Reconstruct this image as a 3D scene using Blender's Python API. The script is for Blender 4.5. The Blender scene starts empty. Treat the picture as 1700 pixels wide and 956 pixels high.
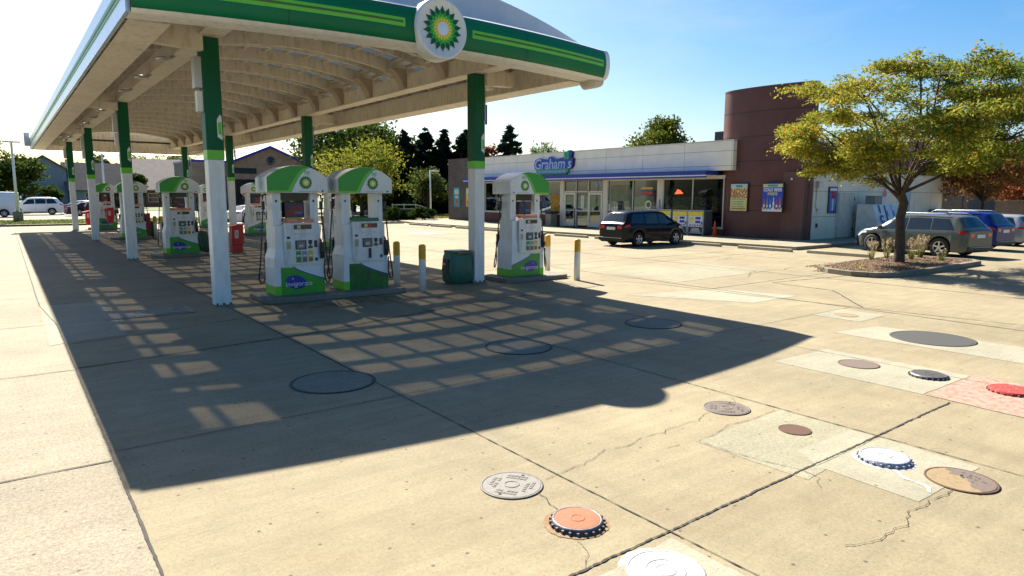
import bpy, bmesh, math, random
import numpy as np
from mathutils import Vector, Matrix, Euler
random.seed(7); np.random.seed(7)
R = math.radians
scene = bpy.context.scene
col = scene.collection

# ---------------------------------------------------------------- camera, sky, sun, exposure
cam_d = bpy.data.cameras.new('camera'); cam = bpy.data.objects.new('camera', cam_d); col.objects.link(cam)
_p, _r, _y = math.atan(.139), math.atan(.005), R(37.1)
_fw = Vector((math.sin(_y)*math.cos(_p), math.cos(_y)*math.cos(_p), -math.sin(_p)))
_rt = Vector((math.cos(_y), -math.sin(_y), 0)); _up = _rt.cross(_fw)
_r2 = _rt*math.cos(_r) + _up*math.sin(_r); _u2 = _up*math.cos(_r) - _rt*math.sin(_r)
cam.matrix_world = Matrix.Translation((0, 0, 2.3)) @ Matrix((_r2, _u2, -_fw)).transposed().to_4x4()
cam_d.sensor_width = 36; cam_d.lens = 36*1112/1700; cam_d.clip_start = .05; cam_d.clip_end = 3000
scene.camera = cam

SUN_EL, SUN_AZ = 42.4, 10.2          # azimuth measured from +Y towards +X
world = bpy.data.worlds.new('World'); scene.world = world; world.use_nodes = True
wn = world.node_tree.nodes; wl = world.node_tree.links
bg = wn['Background']; bg.inputs['Strength'].default_value = .050
sky = wn.new('ShaderNodeTexSky'); sky.sky_type = 'NISHITA'; sky.sun_disc = False
sky.sun_elevation = R(SUN_EL); sky.sun_rotation = R(SUN_AZ); sky.altitude = 0
sky.air_density = 1.0; sky.dust_density = 1.5; sky.ozone_density = 3.0
hsv = wn.new('ShaderNodeHueSaturation'); hsv.inputs['Saturation'].default_value = 1.5; hsv.inputs['Value'].default_value = 1.06
wl.new(sky.outputs['Color'], hsv.inputs['Color']); 
wtc = wn.new('ShaderNodeTexCoord'); wmp = wn.new('ShaderNodeMapping'); wmp.inputs['Scale'].default_value = (1.5, 3.0, 9.0); wl.new(wtc.outputs['Generated'], wmp.inputs['Vector'])
wnz = wn.new('ShaderNodeTexNoise'); wnz.inputs['Scale'].default_value = 1.3; wnz.inputs['Detail'].default_value = 8; wnz.inputs['Roughness'].default_value = .62; wnz.inputs['Distortion'].default_value = .6
wl.new(wmp.outputs[0], wnz.inputs['Vector']); wmr = wn.new('ShaderNodeMapRange'); wl.new(wnz.outputs['Fac'], wmr.inputs['Value'])
wmr.inputs['From Min'].default_value = .44; wmr.inputs['From Max'].default_value = .75; wmr.inputs['To Max'].default_value = .18
wmx = wn.new('ShaderNodeMix'); wmx.data_type = 'RGBA'; wl.new(wmr.outputs[0], wmx.inputs['Factor']); wl.new(hsv.outputs['Color'], wmx.inputs['A']); wmx.inputs['B'].default_value = (6.2, 6.8, 7.4, 1)
wl.new(wmx.outputs['Result'], bg.inputs['Color'])
sun_d = bpy.data.lights.new('sun', 'SUN'); sun_d.energy = 5.0; sun_d.angle = R(.55); sun_d.color = (1, .945, .82)
sun = bpy.data.objects.new('sun', sun_d); col.objects.link(sun)
_sd = Vector((math.sin(R(SUN_AZ))*math.cos(R(SUN_EL)), math.cos(R(SUN_AZ))*math.cos(R(SUN_EL)), math.sin(R(SUN_EL))))
sun.rotation_euler = _sd.to_track_quat('Z', 'Y').to_euler(); sun.location = (0, 0, 40)
scene.view_settings.view_transform = 'Standard'; scene.view_settings.look = 'None'
scene.view_settings.gamma = 1; scene.view_settings.exposure = 1.62; scene.view_settings.use_curve_mapping = False
scene.cycles.max_bounces = 8; scene.cycles.transparent_max_bounces = 12
scene.cycles.sample_clamp_indirect = 4; scene.cycles.caustics_refractive = False; scene.cycles.caustics_reflective = False

# ---------------------------------------------------------------- materials
def srgb(h):
    h = h.lstrip('#'); v = [int(h[i:i+2], 16)/255 for i in (0, 2, 4)]
    return tuple((c/12.92 if c <= .04045 else ((c+.055)/1.055)**2.4) for c in v)
MATS = {}
def mat(name, c, rough=.5, metal=0., var=.12, vscale=3., bump=0., bscale=60., spec=.5, dirt=0., coat=0., emit=None, estr=0.):
    """painted / solid material with soft mottling, optional fine bump and dirt"""
    if name in MATS: return MATS[name]
    m = bpy.data.materials.new(name); m.use_nodes = True; MATS[name] = m
    n, l = m.node_tree.nodes, m.node_tree.links; b = n['Principled BSDF']
    b.inputs['Roughness'].default_value = rough; b.inputs['Metallic'].default_value = metal
    b.inputs['Specular IOR Level'].default_value = spec; b.inputs['Coat Weight'].default_value = coat
    tc = n.new('ShaderNodeTexCoord'); nz = n.new('ShaderNodeTexNoise')
    nz.inputs['Scale'].default_value = vscale; nz.inputs['Detail'].default_value = 5; l.new(tc.outputs['Object'], nz.inputs['Vector'])
    mr = n.new('ShaderNodeMapRange'); l.new(nz.outputs['Fac'], mr.inputs['Value'])
    mr.inputs['From Min'].default_value = .3; mr.inputs['From Max'].default_value = .7
    mr.inputs['To Min'].default_value = 1-var; mr.inputs['To Max'].default_value = 1+var
    hs = n.new('ShaderNodeHueSaturation'); hs.inputs['Color'].default_value = (*c, 1)
    l.new(mr.outputs['Result'], hs.inputs['Value']); out = hs.outputs['Color']
    if dirt:
        n2 = n.new('ShaderNodeTexNoise'); n2.inputs['Scale'].default_value = 9; n2.inputs['Detail'].default_value = 8
        mp = n.new('ShaderNodeMapping'); mp.inputs['Scale'].default_value = (1, 1, .25)
        l.new(tc.outputs['Object'], mp.inputs['Vector']); l.new(mp.outputs[0], n2.inputs['Vector'])
        m2 = n.new('ShaderNodeMapRange'); l.new(n2.outputs['Fac'], m2.inputs['Value'])
        m2.inputs['From Min'].default_value = .5; m2.inputs['From Max'].default_value = .75; m2.inputs['To Max'].default_value = dirt
        mx = n.new('ShaderNodeMix'); mx.data_type = 'RGBA'; l.new(m2.outputs[0], mx.inputs['Factor'])
        l.new(out, mx.inputs['A']); mx.inputs['B'].default_value = (c[0]*.35+.02, c[1]*.3+.015, c[2]*.25+.01, 1); out = mx.outputs['Result']
    l.new(out, b.inputs['Base Color'])
    if bump:
        n3 = n.new('ShaderNodeTexNoise'); n3.inputs['Scale'].default_value = bscale; n3.inputs['Detail'].default_value = 4
        l.new(tc.outputs['Object'], n3.inputs['Vector']); bp = n.new('ShaderNodeBump')
        bp.inputs['Strength'].default_value = bump; bp.inputs['Distance'].default_value = .02
        l.new(n3.outputs['Fac'], bp.inputs['Height']); l.new(bp.outputs[0], b.inputs['Normal'])
    if emit: b.inputs['Emission Color'].default_value = (*emit, 1); b.inputs['Emission Strength'].default_value = estr
    return m

def concrete(name, c, joint_tint=.06, stain=.35, speck=.25, streak=.0, oil=False):
    if name in MATS: return MATS[name]
    c = (c[0]*.495, c[1]*.492, c[2]*.465)
    m = bpy.data.materials.new(name); m.use_nodes = True; MATS[name] = m
    n, l = m.node_tree.nodes, m.node_tree.links; b = n['Principled BSDF']
    b.inputs['Roughness'].default_value = .88; b.inputs['Specular IOR Level'].default_value = .25
    geo = n.new('ShaderNodeNewGeometry')
    def noise(scale, detail=4, rough=.6, vec=None, dist=0):
        t = n.new('ShaderNodeTexNoise'); t.inputs['Scale'].default_value = scale; t.inputs['Detail'].default_value = detail
        t.inputs['Roughness'].default_value = rough; t.inputs['Distortion'].default_value = dist
        l.new(vec or geo.outputs['Position'], t.inputs['Vector']); return t.outputs['Fac']
    def rng(v, a, b_, c_, d):
        t = n.new('ShaderNodeMapRange'); l.new(v, t.inputs['Value'])
        for k, x in zip(('From Min', 'From Max', 'To Min', 'To Max'), (a, b_, c_, d)): t.inputs[k].default_value = x
        return t.outputs[0]
    def mul(a, b_):
        t = n.new('ShaderNodeMath'); t.operation = 'MULTIPLY'
        l.new(a, t.inputs[0])
        if isinstance(b_, float): t.inputs[1].default_value = b_
        else: l.new(b_, t.inputs[1])
        return t.outputs[0]
    # slab to slab tint
    mp = n.new('ShaderNodeMapping'); mp.vector_type = 'POINT'
    mp.inputs['Location'].default_value = (-.6/2.97, -2.8/3.85, 0); mp.inputs['Scale'].default_value = (1/2.97, 1/3.85, 0)
    l.new(geo.outputs['Position'], mp.inputs['Vector'])
    fl = n.new('ShaderNodeVectorMath'); fl.operation = 'FLOOR'; l.new(mp.outputs[0], fl.inputs[0])
    wnz = n.new('ShaderNodeTexWhiteNoise'); l.new(fl.outputs[0], wnz.inputs['Vector'])
    v = rng(wnz.outputs['Value'], 0, 1, 1-joint_tint, 1+joint_tint)
    v = mul(v, rng(noise(.35, 5, .6), .3, .7, 1-.15, 1+.12))
    v = mul(v, rng(noise(2.3, 6, .65, dist=.6), .3, .7, 1-.09, 1+.08))
    # longitudinal trowel streaks
    ms = n.new('ShaderNodeMapping'); ms.inputs['Scale'].default_value = (.7, 6, 1); ms.inputs['Rotation'].default_value = (0, 0, R(4))
    l.new(geo.outputs['Position'], ms.inputs['Vector'])
    v = mul(v, rng(noise(1.2, 5, .6, ms.outputs[0], .4), .35, .7, 1-.05-streak, 1+.06+streak))
    v = mul(v, rng(noise(90, 3, .7), .25, .75, 1-speck*.6, 1+speck*.6))
    v = mul(v, rng(noise(33, 2, .5), .25, .75, 1-speck*.35, 1+speck*.35))
    mt_ = n.new('ShaderNodeMapping'); mt_.inputs['Scale'].default_value = (1.5, .13, 1); mt_.inputs['Rotation'].default_value = (0, 0, R(-6)); l.new(geo.outputs['Position'], mt_.inputs['Vector'])
    v = mul(v, rng(noise(1.0, 4, .55, mt_.outputs[0], .3), .56, .72, 1, .88))
    v = mul(v, rng(noise(6, 8, .8), .40, .30, 1, .86))
    v = mul(v, rng(noise(17, 6, .75, dist=.5), .62, .76, 1, .74))
    # sparse dark spots (gum)
    vo = n.new('ShaderNodeTexVoronoi'); vo.voronoi_dimensions = '2D'; vo.inputs['Scale'].default_value = 2.0; l.new(geo.outputs['Position'], vo.inputs['Vector'])
    sp = rng(vo.outputs['Distance'], .016, .034, .38, 1)
    v = mul(v, sp)
    vo2 = n.new('ShaderNodeTexVoronoi'); vo2.voronoi_dimensions = '2D'; vo2.inputs['Scale'].default_value = 9; vo2.inputs['Randomness'].default_value = 1; l.new(geo.outputs['Position'], vo2.inputs['Vector'])
    v = mul(v, rng(vo2.outputs['Distance'], .03, .06, .62, 1))
    cmb = n.new('ShaderNodeVectorMath'); cmb.operation = 'SCALE'; cmb.inputs[0].default_value = c; l.new(v, cmb.inputs['Scale'])
    out = cmb.outputs[0]
    # brownish wear
    mx = n.new('ShaderNodeMix'); mx.data_type = 'RGBA'; l.new(rng(noise(.8, 7, .7, dist=.8), .5, .78, 0, stain), mx.inputs['Factor'])
    l.new(out, mx.inputs['A']); mx.inputs['B'].default_value = (c[0]*.70, c[1]*.62, c[2]*.52, 1); out = mx.outputs['Result']
    # pale scuffs
    mx3 = n.new('ShaderNodeMix'); mx3.data_type = 'RGBA'
    l.new(rng(noise(1.1, 8, .72, ms.outputs[0], 1.2), .60, .72, 0, .38), mx3.inputs['Factor'])
    l.new(out, mx3.inputs['A']); mx3.inputs['B'].default_value = (min(1, c[0]*1.28), min(1, c[1]*1.3), min(1, c[2]*1.34), 1); out = mx3.outputs['Result']
    if oil:   # oil drips where cars stand at the dispensers
        for (ox, oy, rx, ry, amt) in ((7.0, 13.5, 2.6, 1.1, .97), (5.2, 13.3, 1.8, 1.0, .5), (5.2, 25.0, 3.0, 3.0, .4), (11.6, 12.9, 1.4, .9, .45), (6.5, 19.5, 4.0, 3.0, .30), (5.5, 38, 4, 4, .35)):
            vm = n.new('ShaderNodeMapping'); vm.inputs['Location'].default_value = (-ox/rx, -oy/ry, 0); vm.inputs['Scale'].default_value = (1/rx, 1/ry, 0)
            l.new(geo.outputs['Position'], vm.inputs['Vector'])
            ln = n.new('ShaderNodeVectorMath'); ln.operation = 'LENGTH'; l.new(vm.outputs[0], ln.inputs[0])
            f = mul(rng(ln.outputs['Value'], .1, 1, 1, 0), rng(noise(2.2, 7, .75, dist=1.), .42, .66, 0, amt))
            mo = n.new('ShaderNodeMix'); mo.data_type = 'RGBA'; l.new(f, mo.inputs['Factor']); l.new(out, mo.inputs['A'])
            mo.inputs['B'].default_value = (.05, .042, .035, 1); out = mo.outputs['Result']
    l.new(out, b.inputs['Base Color'])
    bp = n.new('ShaderNodeBump'); bp.inputs['Strength'].default_value = .35; bp.inputs['Distance'].default_value = .006
    l.new(noise(70, 5, .7), bp.inputs['Height']); l.new(bp.outputs[0], b.inputs['Normal'])
    return m

def tiled(name, c1, c2, mortar, sx, sy, msize=.012, axis='YZ', rough=.85, var=.2, offset=.5):
    """brick / panel pattern laid on a vertical wall, in metres"""
    if name in MATS: return MATS[name]
    m = bpy.data.materials.new(name); m.use_nodes = True; MATS[name] = m
    n, l = m.node_tree.nodes, m.node_tree.links; b = n['Principled BSDF']; b.inputs['Roughness'].default_value = rough
    geo = n.new('ShaderNodeNewGeometry'); sp = n.new('ShaderNodeSeparateXYZ'); l.new(geo.outputs['Position'], sp.inputs[0])
    cb = n.new('ShaderNodeCombineXYZ'); l.new(sp.outputs[axis[0]], cb.inputs[0]); l.new(sp.outputs[axis[1]], cb.inputs[1])
    br = n.new('ShaderNodeTexBrick'); l.new(cb.outputs[0], br.inputs['Vector']); br.offset = offset
    br.inputs['Scale'].default_value = 1; br.inputs['Brick Width'].default_value = sx; br.inputs['Row Height'].default_value = sy
    br.inputs['Mortar Size'].default_value = msize; br.inputs['Color1'].default_value = (*c1, 1); br.inputs['Color2'].default_value = (*c2, 1)
    br.inputs['Mortar'].default_value = (*mortar, 1); br.inputs['Mortar Smooth'].default_value = .1
    nz = n.new('ShaderNodeTexNoise'); nz.inputs['Scale'].default_value = 1.3; nz.inputs['Detail'].default_value = 7; l.new(geo.outputs['Position'], nz.inputs['Vector'])
    mr = n.new('ShaderNodeMapRange'); l.new(nz.outputs['Fac'], mr.inputs['Value']); mr.inputs['From Min'].default_value = .3; mr.inputs['From Max'].default_value = .7
    mr.inputs['To Min'].default_value = 1-var; mr.inputs['To Max'].default_value = 1+var
    hs = n.new('ShaderNodeHueSaturation'); l.new(br.outputs['Color'], hs.inputs['Color']); l.new(mr.outputs[0], hs.inputs['Value'])
    l.new(hs.outputs[0], b.inputs['Base Color'])
    bp = n.new('ShaderNodeBump'); bp.inputs['Strength'].default_value = .5; bp.inputs['Distance'].default_value = .01; bp.invert = True
    l.new(br.outputs['Fac'], bp.inputs['Height']); l.new(bp.outputs[0], b.inputs['Normal'])
    return m

def glassy(name, tint=(.5, .55, .55), trans=.5, rough=.02):
    if name in MATS: return MATS[name]
    m = bpy.data.materials.new(name); m.use_nodes = True; MATS[name] = m
    n, l = m.node_tree.nodes, m.node_tree.links; n.remove(n['Principled BSDF']); o = n['Material Output']
    t = n.new('ShaderNodeBsdfTransparent'); t.inputs[0].default_value = (tint[0]*trans, tint[1]*trans, tint[2]*trans, 1)
    g = n.new('ShaderNodeBsdfGlossy'); g.inputs['Roughness'].default_value = rough; g.inputs[0].default_value = (.17, .19, .20, 1)
    fr = n.new('ShaderNodeFresnel'); fr.inputs[0].default_value = 1.5
    ad = n.new('ShaderNodeMath'); ad.operation = 'ADD'; ad.inputs[1].default_value = .0; l.new(fr.outputs[0], ad.inputs[0])
    tc = n.new('ShaderNodeTexCoord'); nz = n.new('ShaderNodeTexNoise'); nz.inputs['Scale'].default_value = .9; l.new(tc.outputs['Object'], nz.inputs['Vector'])
    bp = n.new('ShaderNodeBump'); bp.inputs['Strength'].default_value = .04; bp.inputs['Distance'].default_value = .05
    l.new(nz.outputs['Fac'], bp.inputs['Height']); l.new(bp.outputs[0], g.inputs['Normal'])
    mx = n.new('ShaderNodeMixShader'); l.new(ad.outputs[0], mx.inputs[0]); l.new(t.outputs[0], mx.inputs[1]); l.new(g.outputs[0], mx.inputs[2])
    l.new(mx.outputs[0], o.inputs[0]); return m

def frosted(name):
    """weathered translucent roof glazing: part straight through, part diffused"""
    m = bpy.data.materials.new(name); m.use_nodes = True
    n, l = m.node_tree.nodes, m.node_tree.links; n.remove(n['Principled BSDF']); o = n['Material Output']
    t = n.new('ShaderNodeBsdfTransparent'); t.inputs[0].default_value = (.145, .13, .11, 1)
    d = n.new('ShaderNodeBsdfDiffuse'); d.inputs[0].default_value = (.16, .19, .19, 1)
    geo = n.new('ShaderNodeNewGeometry'); nz = n.new('ShaderNodeTexNoise'); nz.inputs['Scale'].default_value = 1.1; nz.inputs['Detail'].default_value = 6
    l.new(geo.outputs['Position'], nz.inputs['Vector'])
    mr = n.new('ShaderNodeMapRange'); l.new(nz.outputs['Fac'], mr.inputs['Value']); mr.inputs['From Min'].default_value = .3; mr.inputs['From Max'].default_value = .7
    mr.inputs['To Min'].default_value = .2; mr.inputs['To Max'].default_value = .55
    mx = n.new('ShaderNodeMixShader'); l.new(mr.outputs[0], mx.inputs[0]); l.new(t.outputs[0], mx.inputs[1]); l.new(d.outputs[0], mx.inputs[2])
    l.new(mx.outputs[0], o.inputs[0]); return m

def leafmat(name, gloss=.5, trans=.42):
    if name in MATS: return MATS[name]
    m = bpy.data.materials.new(name); m.use_nodes = True; MATS[name] = m
    n, l = m.node_tree.nodes, m.node_tree.links; n.remove(n['Principled BSDF']); o = n['Material Output']
    at = n.new('ShaderNodeAttribute'); at.attribute_name = 'leafcol'
    d = n.new('ShaderNodeBsdfDiffuse'); l.new(at.outputs['Color'], d.inputs[0])
    t = n.new('ShaderNodeBsdfTranslucent'); l.new(at.outputs['Color'], t.inputs[0])
    mx = n.new('ShaderNodeMixShader'); mx.inputs[0].default_value = trans
    l.new(d.outputs[0], mx.inputs[1]); l.new(t.outputs[0], mx.inputs[2])
    l.new(mx.outputs[0], o.inputs[0]); return m

# ---------------------------------------------------------------- mesh helpers
class MB:
    """collects shapes into ONE mesh object; materials by slot"""
    def __init__(s): s.v = []; s.f = []; s.m = []; s.mats = []; s.sm = []
    def slot(s, m):
        if m not in s.mats: s.mats.append(m)
        return s.mats.index(m)
    def add(s, vs, fs, m, smooth=False):
        o = len(s.v); s.v += [tuple(v) for v in vs]; k = s.slot(m)
        for f in fs: s.f.append(tuple(i+o for i in f)); s.m.append(k); s.sm.append(smooth)
        return s
    def box(s, a, b, m, mtx=None):
        (x0, y0, z0), (x1, y1, z1) = a, b
        vs = [Vector(p) for p in ((x0,y0,z0),(x1,y0,z0),(x1,y1,z0),(x0,y1,z0),(x0,y0,z1),(x1,y0,z1),(x1,y1,z1),(x0,y1,z1))]
        if mtx: vs = [mtx @ v for v in vs]
        return s.add(vs, [(0,3,2,1),(4,5,6,7),(0,1,5,4),(1,2,6,5),(2,3,7,6),(3,0,4,7)], m)
    def beam(s, p, q, w, h, m, up=(0,0,1)):
        p, q = Vector(p), Vector(q); d = (q-p).normalized(); u = Vector(up)
        if abs(d.dot(u)) > .98: u = Vector((0,1,0))
        sd = d.cross(u).normalized(); u = sd.cross(d)
        vs = [p+sd*a*w/2+u*b*h/2 for a,b in ((-1,-1),(1,-1),(1,1),(-1,1))] + [q+sd*a*w/2+u*b*h/2 for a,b in ((-1,-1),(1,-1),(1,1),(-1,1))]
        return s.add(vs, [(0,1,2,3),(7,6,5,4),(0,4,5,1),(1,5,6,2),(2,6,7,3),(3,7,4,0)], m)
    def tube(s, pts, r, m, n=10, caps=True):
        pts = [Vector(p) for p in pts]; rs = r if isinstance(r, (list, tuple)) else [r]*len(pts)
        vs = []; ref = None
        for i, p in enumerate(pts):
            d = (pts[min(i+1, len(pts)-1)]-pts[max(i-1, 0)]).normalized()
            if ref is None: ref = Vector((0,0,1)) if abs(d.z) < .9 else Vector((1,0,0))
            a = d.cross(ref).normalized(); b = d.cross(a).normalized(); ref = a.cross(d).normalized() if False else ref
            for k in range(n): t = 2*math.pi*k/n; vs.append(p+(a*math.cos(t)+b*math.sin(t))*rs[i])
        fs = [(i*n+k, i*n+(k+1)%n, (i+1)*n+(k+1)%n, (i+1)*n+k) for i in range(len(pts)-1) for k in range(n)]
        s.add(vs, fs, m, True)
        if caps: s.add(vs[:n], [tuple(range(n))[::-1]], m); s.add(vs[-n:], [tuple(range(n))], m)
        return s
    def lathe(s, prof, m, c=(0,0,0), n=24, axis='Z', smooth=True):
        vs = []
        for (r, z) in prof:
            for k in range(n):
                t = 2*math.pi*k/n; x, y = r*math.cos(t), r*math.sin(t)
                p = (x, y, z) if axis == 'Z' else ((z, x, y) if axis == 'X' else (x, z, y))
                vs.append((p[0]+c[0], p[1]+c[1], p[2]+c[2]))
        fs = [(i*n+k, i*n+(k+1)%n, (i+1)*n+(k+1)%n, (i+1)*n+k) for i in range(len(prof)-1) for k in range(n)]
        return s.add(vs, fs, m, smooth)
    def prism(s, poly, z0, z1, m, plane='XY', smooth=False):
        """poly in plane, extruded z0..z1 along the remaining axis"""
        def P(a, b, c): return (a, b, c) if plane == 'XY' else ((a, c, b) if plane == 'XZ' else (c, a, b))
        n = len(poly); vs = [P(a, b, z0) for a, b in poly]+[P(a, b, z1) for a, b in poly]
        s.add(vs, [tuple(range(n))[::-1], tuple(range(n, 2*n))], m)
        return s.add(vs, [(i, (i+1)%n, n+(i+1)%n, n+i) for i in range(n)], m, smooth)
    def disc(s, c, r, m, n=32, z=0, a0=0):
        vs = [(c[0]+r*math.cos(a0+2*math.pi*k/n), c[1]+r*math.sin(a0+2*math.pi*k/n), z) for k in range(n)]
        return s.add(vs, [tuple(range(n))], m)
    def grid(s, rows, m, smooth=True, close=False):
        nr, nc = len(rows), len(rows[0]); vs = [p for r in rows for p in r]
        fs = [(i*nc+j, i*nc+j+1, (i+1)*nc+j+1, (i+1)*nc+j) for i in range(nr-1) for j in range(nc-1)]
        return s.add(vs, fs, m, smooth)
    def build(s, name, parent=None, bevel=0, fix=True):
        me = bpy.data.meshes.new(name); me.from_pydata(s.v, [], s.f)
        for m in s.mats: me.materials.append(m)
        me.polygons.foreach_set('material_index', s.m); me.polygons.foreach_set('use_smooth', s.sm)
        if fix:
            bm = bmesh.new(); bm.from_mesh(me); bmesh.ops.remove_doubles(bm, verts=bm.verts, dist=1e-5)
            bmesh.ops.recalc_face_normals(bm, faces=bm.faces); bm.to_mesh(me); bm.free()
        me.update(); o = bpy.data.objects.new(name, me); col.objects.link(o)
        if parent: o.parent = parent
        if bevel:
            b = o.modifiers.new('bevel', 'BEVEL'); b.width = bevel; b.segments = 2; b.limit_method = 'ANGLE'; b.angle_limit = R(40)
        return o
def tag(o, label, cat, group=None, kind=None):
    if label: o['label'] = label
    if cat: o['category'] = cat
    if group: o['group'] = group
    if kind: o['kind'] = kind
    return o
def thing(name, label, cat, loc=(0,0,0), rz=0., group=None):
    o = bpy.data.objects.new(name, None); col.objects.link(o); o.empty_display_size = .3
    o.location = loc; o.rotation_euler = (0, 0, rz); return tag(o, label, cat, group)
def struct(o, label=None): o['kind'] = 'structure'; return o
def dup(root, loc=None, rz=None, label=None, parent=None, skip=()):
    c = root.copy(); col.objects.link(c)
    if parent is not None: c.parent = parent
    if loc is not None: c.location = loc
    if rz is not None: c.rotation_euler = (0, 0, rz)
    if label: c['label'] = label
    for ch in root.children:
        if ch.name.split('.')[0] in skip: continue
        dup(ch, parent=c)
    return c
def text(body, size, m, name='lettering', parent=None, loc=(0,0,0), rot=(0,0,0), ext=.004, align='CENTER', bold=0., shear=0., spacing=1., mtx=None):
    cu = bpy.data.curves.new(name, 'FONT'); cu.body = body; cu.size = size; cu.extrude = ext; cu.align_x = align; cu.align_y = 'CENTER'
    cu.offset = bold; cu.shear = shear; cu.space_character = spacing; cu.resolution_u = 3
    o = bpy.data.objects.new('tmp', cu); col.objects.link(o); dg = bpy.context.evaluated_depsgraph_get()
    me = bpy.data.meshes.new_from_object(o.evaluated_get(dg)); bpy.data.objects.remove(o); bpy.data.curves.remove(cu)
    me.name = name; me.materials.clear(); me.materials.append(m)
    t = bpy.data.objects.new(name, me); col.objects.link(t); t.location = loc; t.rotation_euler = rot
    if parent: t.parent = parent
    return t
FACE_Y = (R(90), 0, 0)            # lettering read by someone looking towards +Y
FACE_X = (R(90), 0, R(-90))       # lettering read by someone looking towards +X

M_white = mat('white enamel', (.72, .73, .72), .35, var=.05, vscale=2, dirt=.25)
M_white2 = mat('white painted steel', (.70, .70, .68), .5, var=.06, vscale=1.5, dirt=.4)
M_cream = mat('cream painted steel', (.66, .60, .51), .55, var=.10, vscale=.8, dirt=.5)
M_dgreen = mat('dark green panel', (.004, .095, .042), .45, var=.12, vscale=1.2, spec=.2)
M_green = mat('fascia green', (.003, .155, .062), .42, var=.12, vscale=.7, spec=.22)
M_lime = mat('lime green', (.13, .52, .02), .35, var=.06)
M_leafgreen = mat('decal green', (.03, .30, .025), .35, var=.08)
M_blue = mat('decal blue', (.015, .03, .30), .35)
M_lblue = mat('pale blue line', (.05, .25, .62), .4)
M_black = mat('black plastic', (.012, .012, .014), .4)
M_rubber = mat('black rubber', (.016, .016, .017), .75, bump=.2)
M_dark = mat('dark screen', (.015, .018, .022), .12)
M_screen = mat('display glass', (.05, .10, .14), .1)
M_yellow = mat('bollard yellow', (.70, .36, .01), .5, dirt=.3)
M_orange = mat('safety orange', (.75, .10, .012), .5, dirt=.15)
M_red = mat('signal red', (.55, .02, .015), .45, var=.1)
M_kerb = concrete('island kerb concrete', (.40, .38, .33), 0, .5, .35)
M_conc = concrete('forecourt concrete', (.50, .415, .275), .045, .42, .34, .02, True)
M_lane = concrete('lane concrete', (.50, .43, .32), .03, .25, .75)
M_patch = concrete('pale repair concrete', (.56, .52, .40), .0, .15, .30)
M_patch2 = concrete('speckled repair concrete', (.50, .46, .33), .0, .2, .55)
M_walk = concrete('sidewalk concrete', (.52, .46, .34), .03, .3, .25)
M_joint = mat('joint sealant', (.035, .028, .020), .9, var=.4, vscale=6)
M_crack = mat('crack shadow dirt', (.06, .048, .033), .95, var=.4, vscale=8)
M_alu = mat('aluminium frame', (.55, .53, .47), .4, metal=.2, var=.05)
M_steel = mat('galvanised steel', (.45, .46, .47), .4, metal=.6, var=.1)
M_glass = glassy('shop glass', (.75, .8, .78), .55)
M_bark = mat('bark', (.055, .040, .028), .95, var=.35, vscale=9, bump=.8, bscale=25)
# ---------------------------------------------------------------- ground and paving
M_earth = mat('distant ground', (.10, .11, .05), .95, var=.3, vscale=.05, bump=.3, bscale=3)
b = MB(); b.box((-1500, -300, -.6), (2200, 2600, -.05), M_earth); struct(b.build('ground'))
b = MB(); b.box((-60, -25, -.05), (.6, 57, 0), M_lane); b.build('lane_pavement')['kind'] = 'structure'
b = MB(); b.box((.6, -25, -.05), (27.5, 52, 0), M_conc); b.box((27.5, -25, -.05), (62, 15.8, 0), M_conc); b.box((.6, 52, -.05), (22, 57, 0), M_conc)
pave = b.build('forecourt_pavement', fix=False); pave['kind'] = 'structure'

def ribbon(mb, pts, w, m, jitter=.35, z=.0068, step=.06, wob=.012):
    """ragged-edged strip along a polyline"""
    P = []
    for (a, c) in zip(pts[:-1], pts[1:]):
        a, c = Vector((*a, 0)), Vector((*c, 0)); n_ = max(2, int((c-a).length/step))
        P += [a.lerp(c, i/n_) for i in range(n_)]
    P.append(Vector((*pts[-1], 0))); L = []; Rr = []; off = 0
    for i, p in enumerate(P):
        d = (P[min(i+1, len(P)-1)]-P[max(i-1, 0)]).normalized(); s = Vector((-d.y, d.x, 0))
        off = off*.85+random.uniform(-1, 1)*wob*.5; ww = w*(1+random.uniform(-jitter, jitter))/2
        L.append((*(p+s*(off+ww)).xy, z)); Rr.append((*(p+s*(off-ww)).xy, z))
    mb.grid([L, Rr], m, False)
j = MB()
for x in (3.5, 6.6, 9.6): 
    ribbon(j, [(x, -2), (x, 7.5)], .009 if x != 6.6 else .012, M_joint, .6, wob=.004)
    ribbon(j, [(x, 7.5), (x, 52)], .02, M_joint, .3, step=.3)
for x in (14.0, 18.5, 23): ribbon(j, [(x, -2), (x, 45)], .03, M_joint, .3, step=.4)
ribbon(j, [(.6, -3), (.6, 14), (.44, 16.6), (.5, 57)], .020, M_joint, .3, step=.05, wob=.003)
for y, x1 in ((2.8, 8.36), (6.73, 14), (-1.0, 12)): ribbon(j, [(.6 if y != 2.8 else 1.6, y), (x1, y+.05)], .016 if y == 2.8 else .010, M_joint, .5, step=.022, wob=.006 if y == 2.8 else .004)
ribbon(j, [(.6, 10.33), (3.76, 10.7), (8.2, 11.9), (12, 12.2)], .03, M_joint, .5)
ribbon(j, [(.7, 12.06), (2.3, 12.45), (4.7, 13.2), (7.5, 13.3)], .018, M_joint, .5)
for y in (16.6, 20.4, 24.3, 29, 33.5, 40, 46): ribbon(j, [(.6, y), (24, y+.3)], .025, M_joint, .3, step=.3)
for y in (6.51, 10.26, 3.0, 14.1, 18, 22, 27, 32, 38, 45): ribbon(j, [(-30, y+.3), (.58, y)], .018, M_joint, .3, step=.15)
ribbon(j, [(12.9, 13.1), (13.6, 11.5), (13.75, 9.06), (14.6, 3.9)], .022, M_joint, .5)
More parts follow.
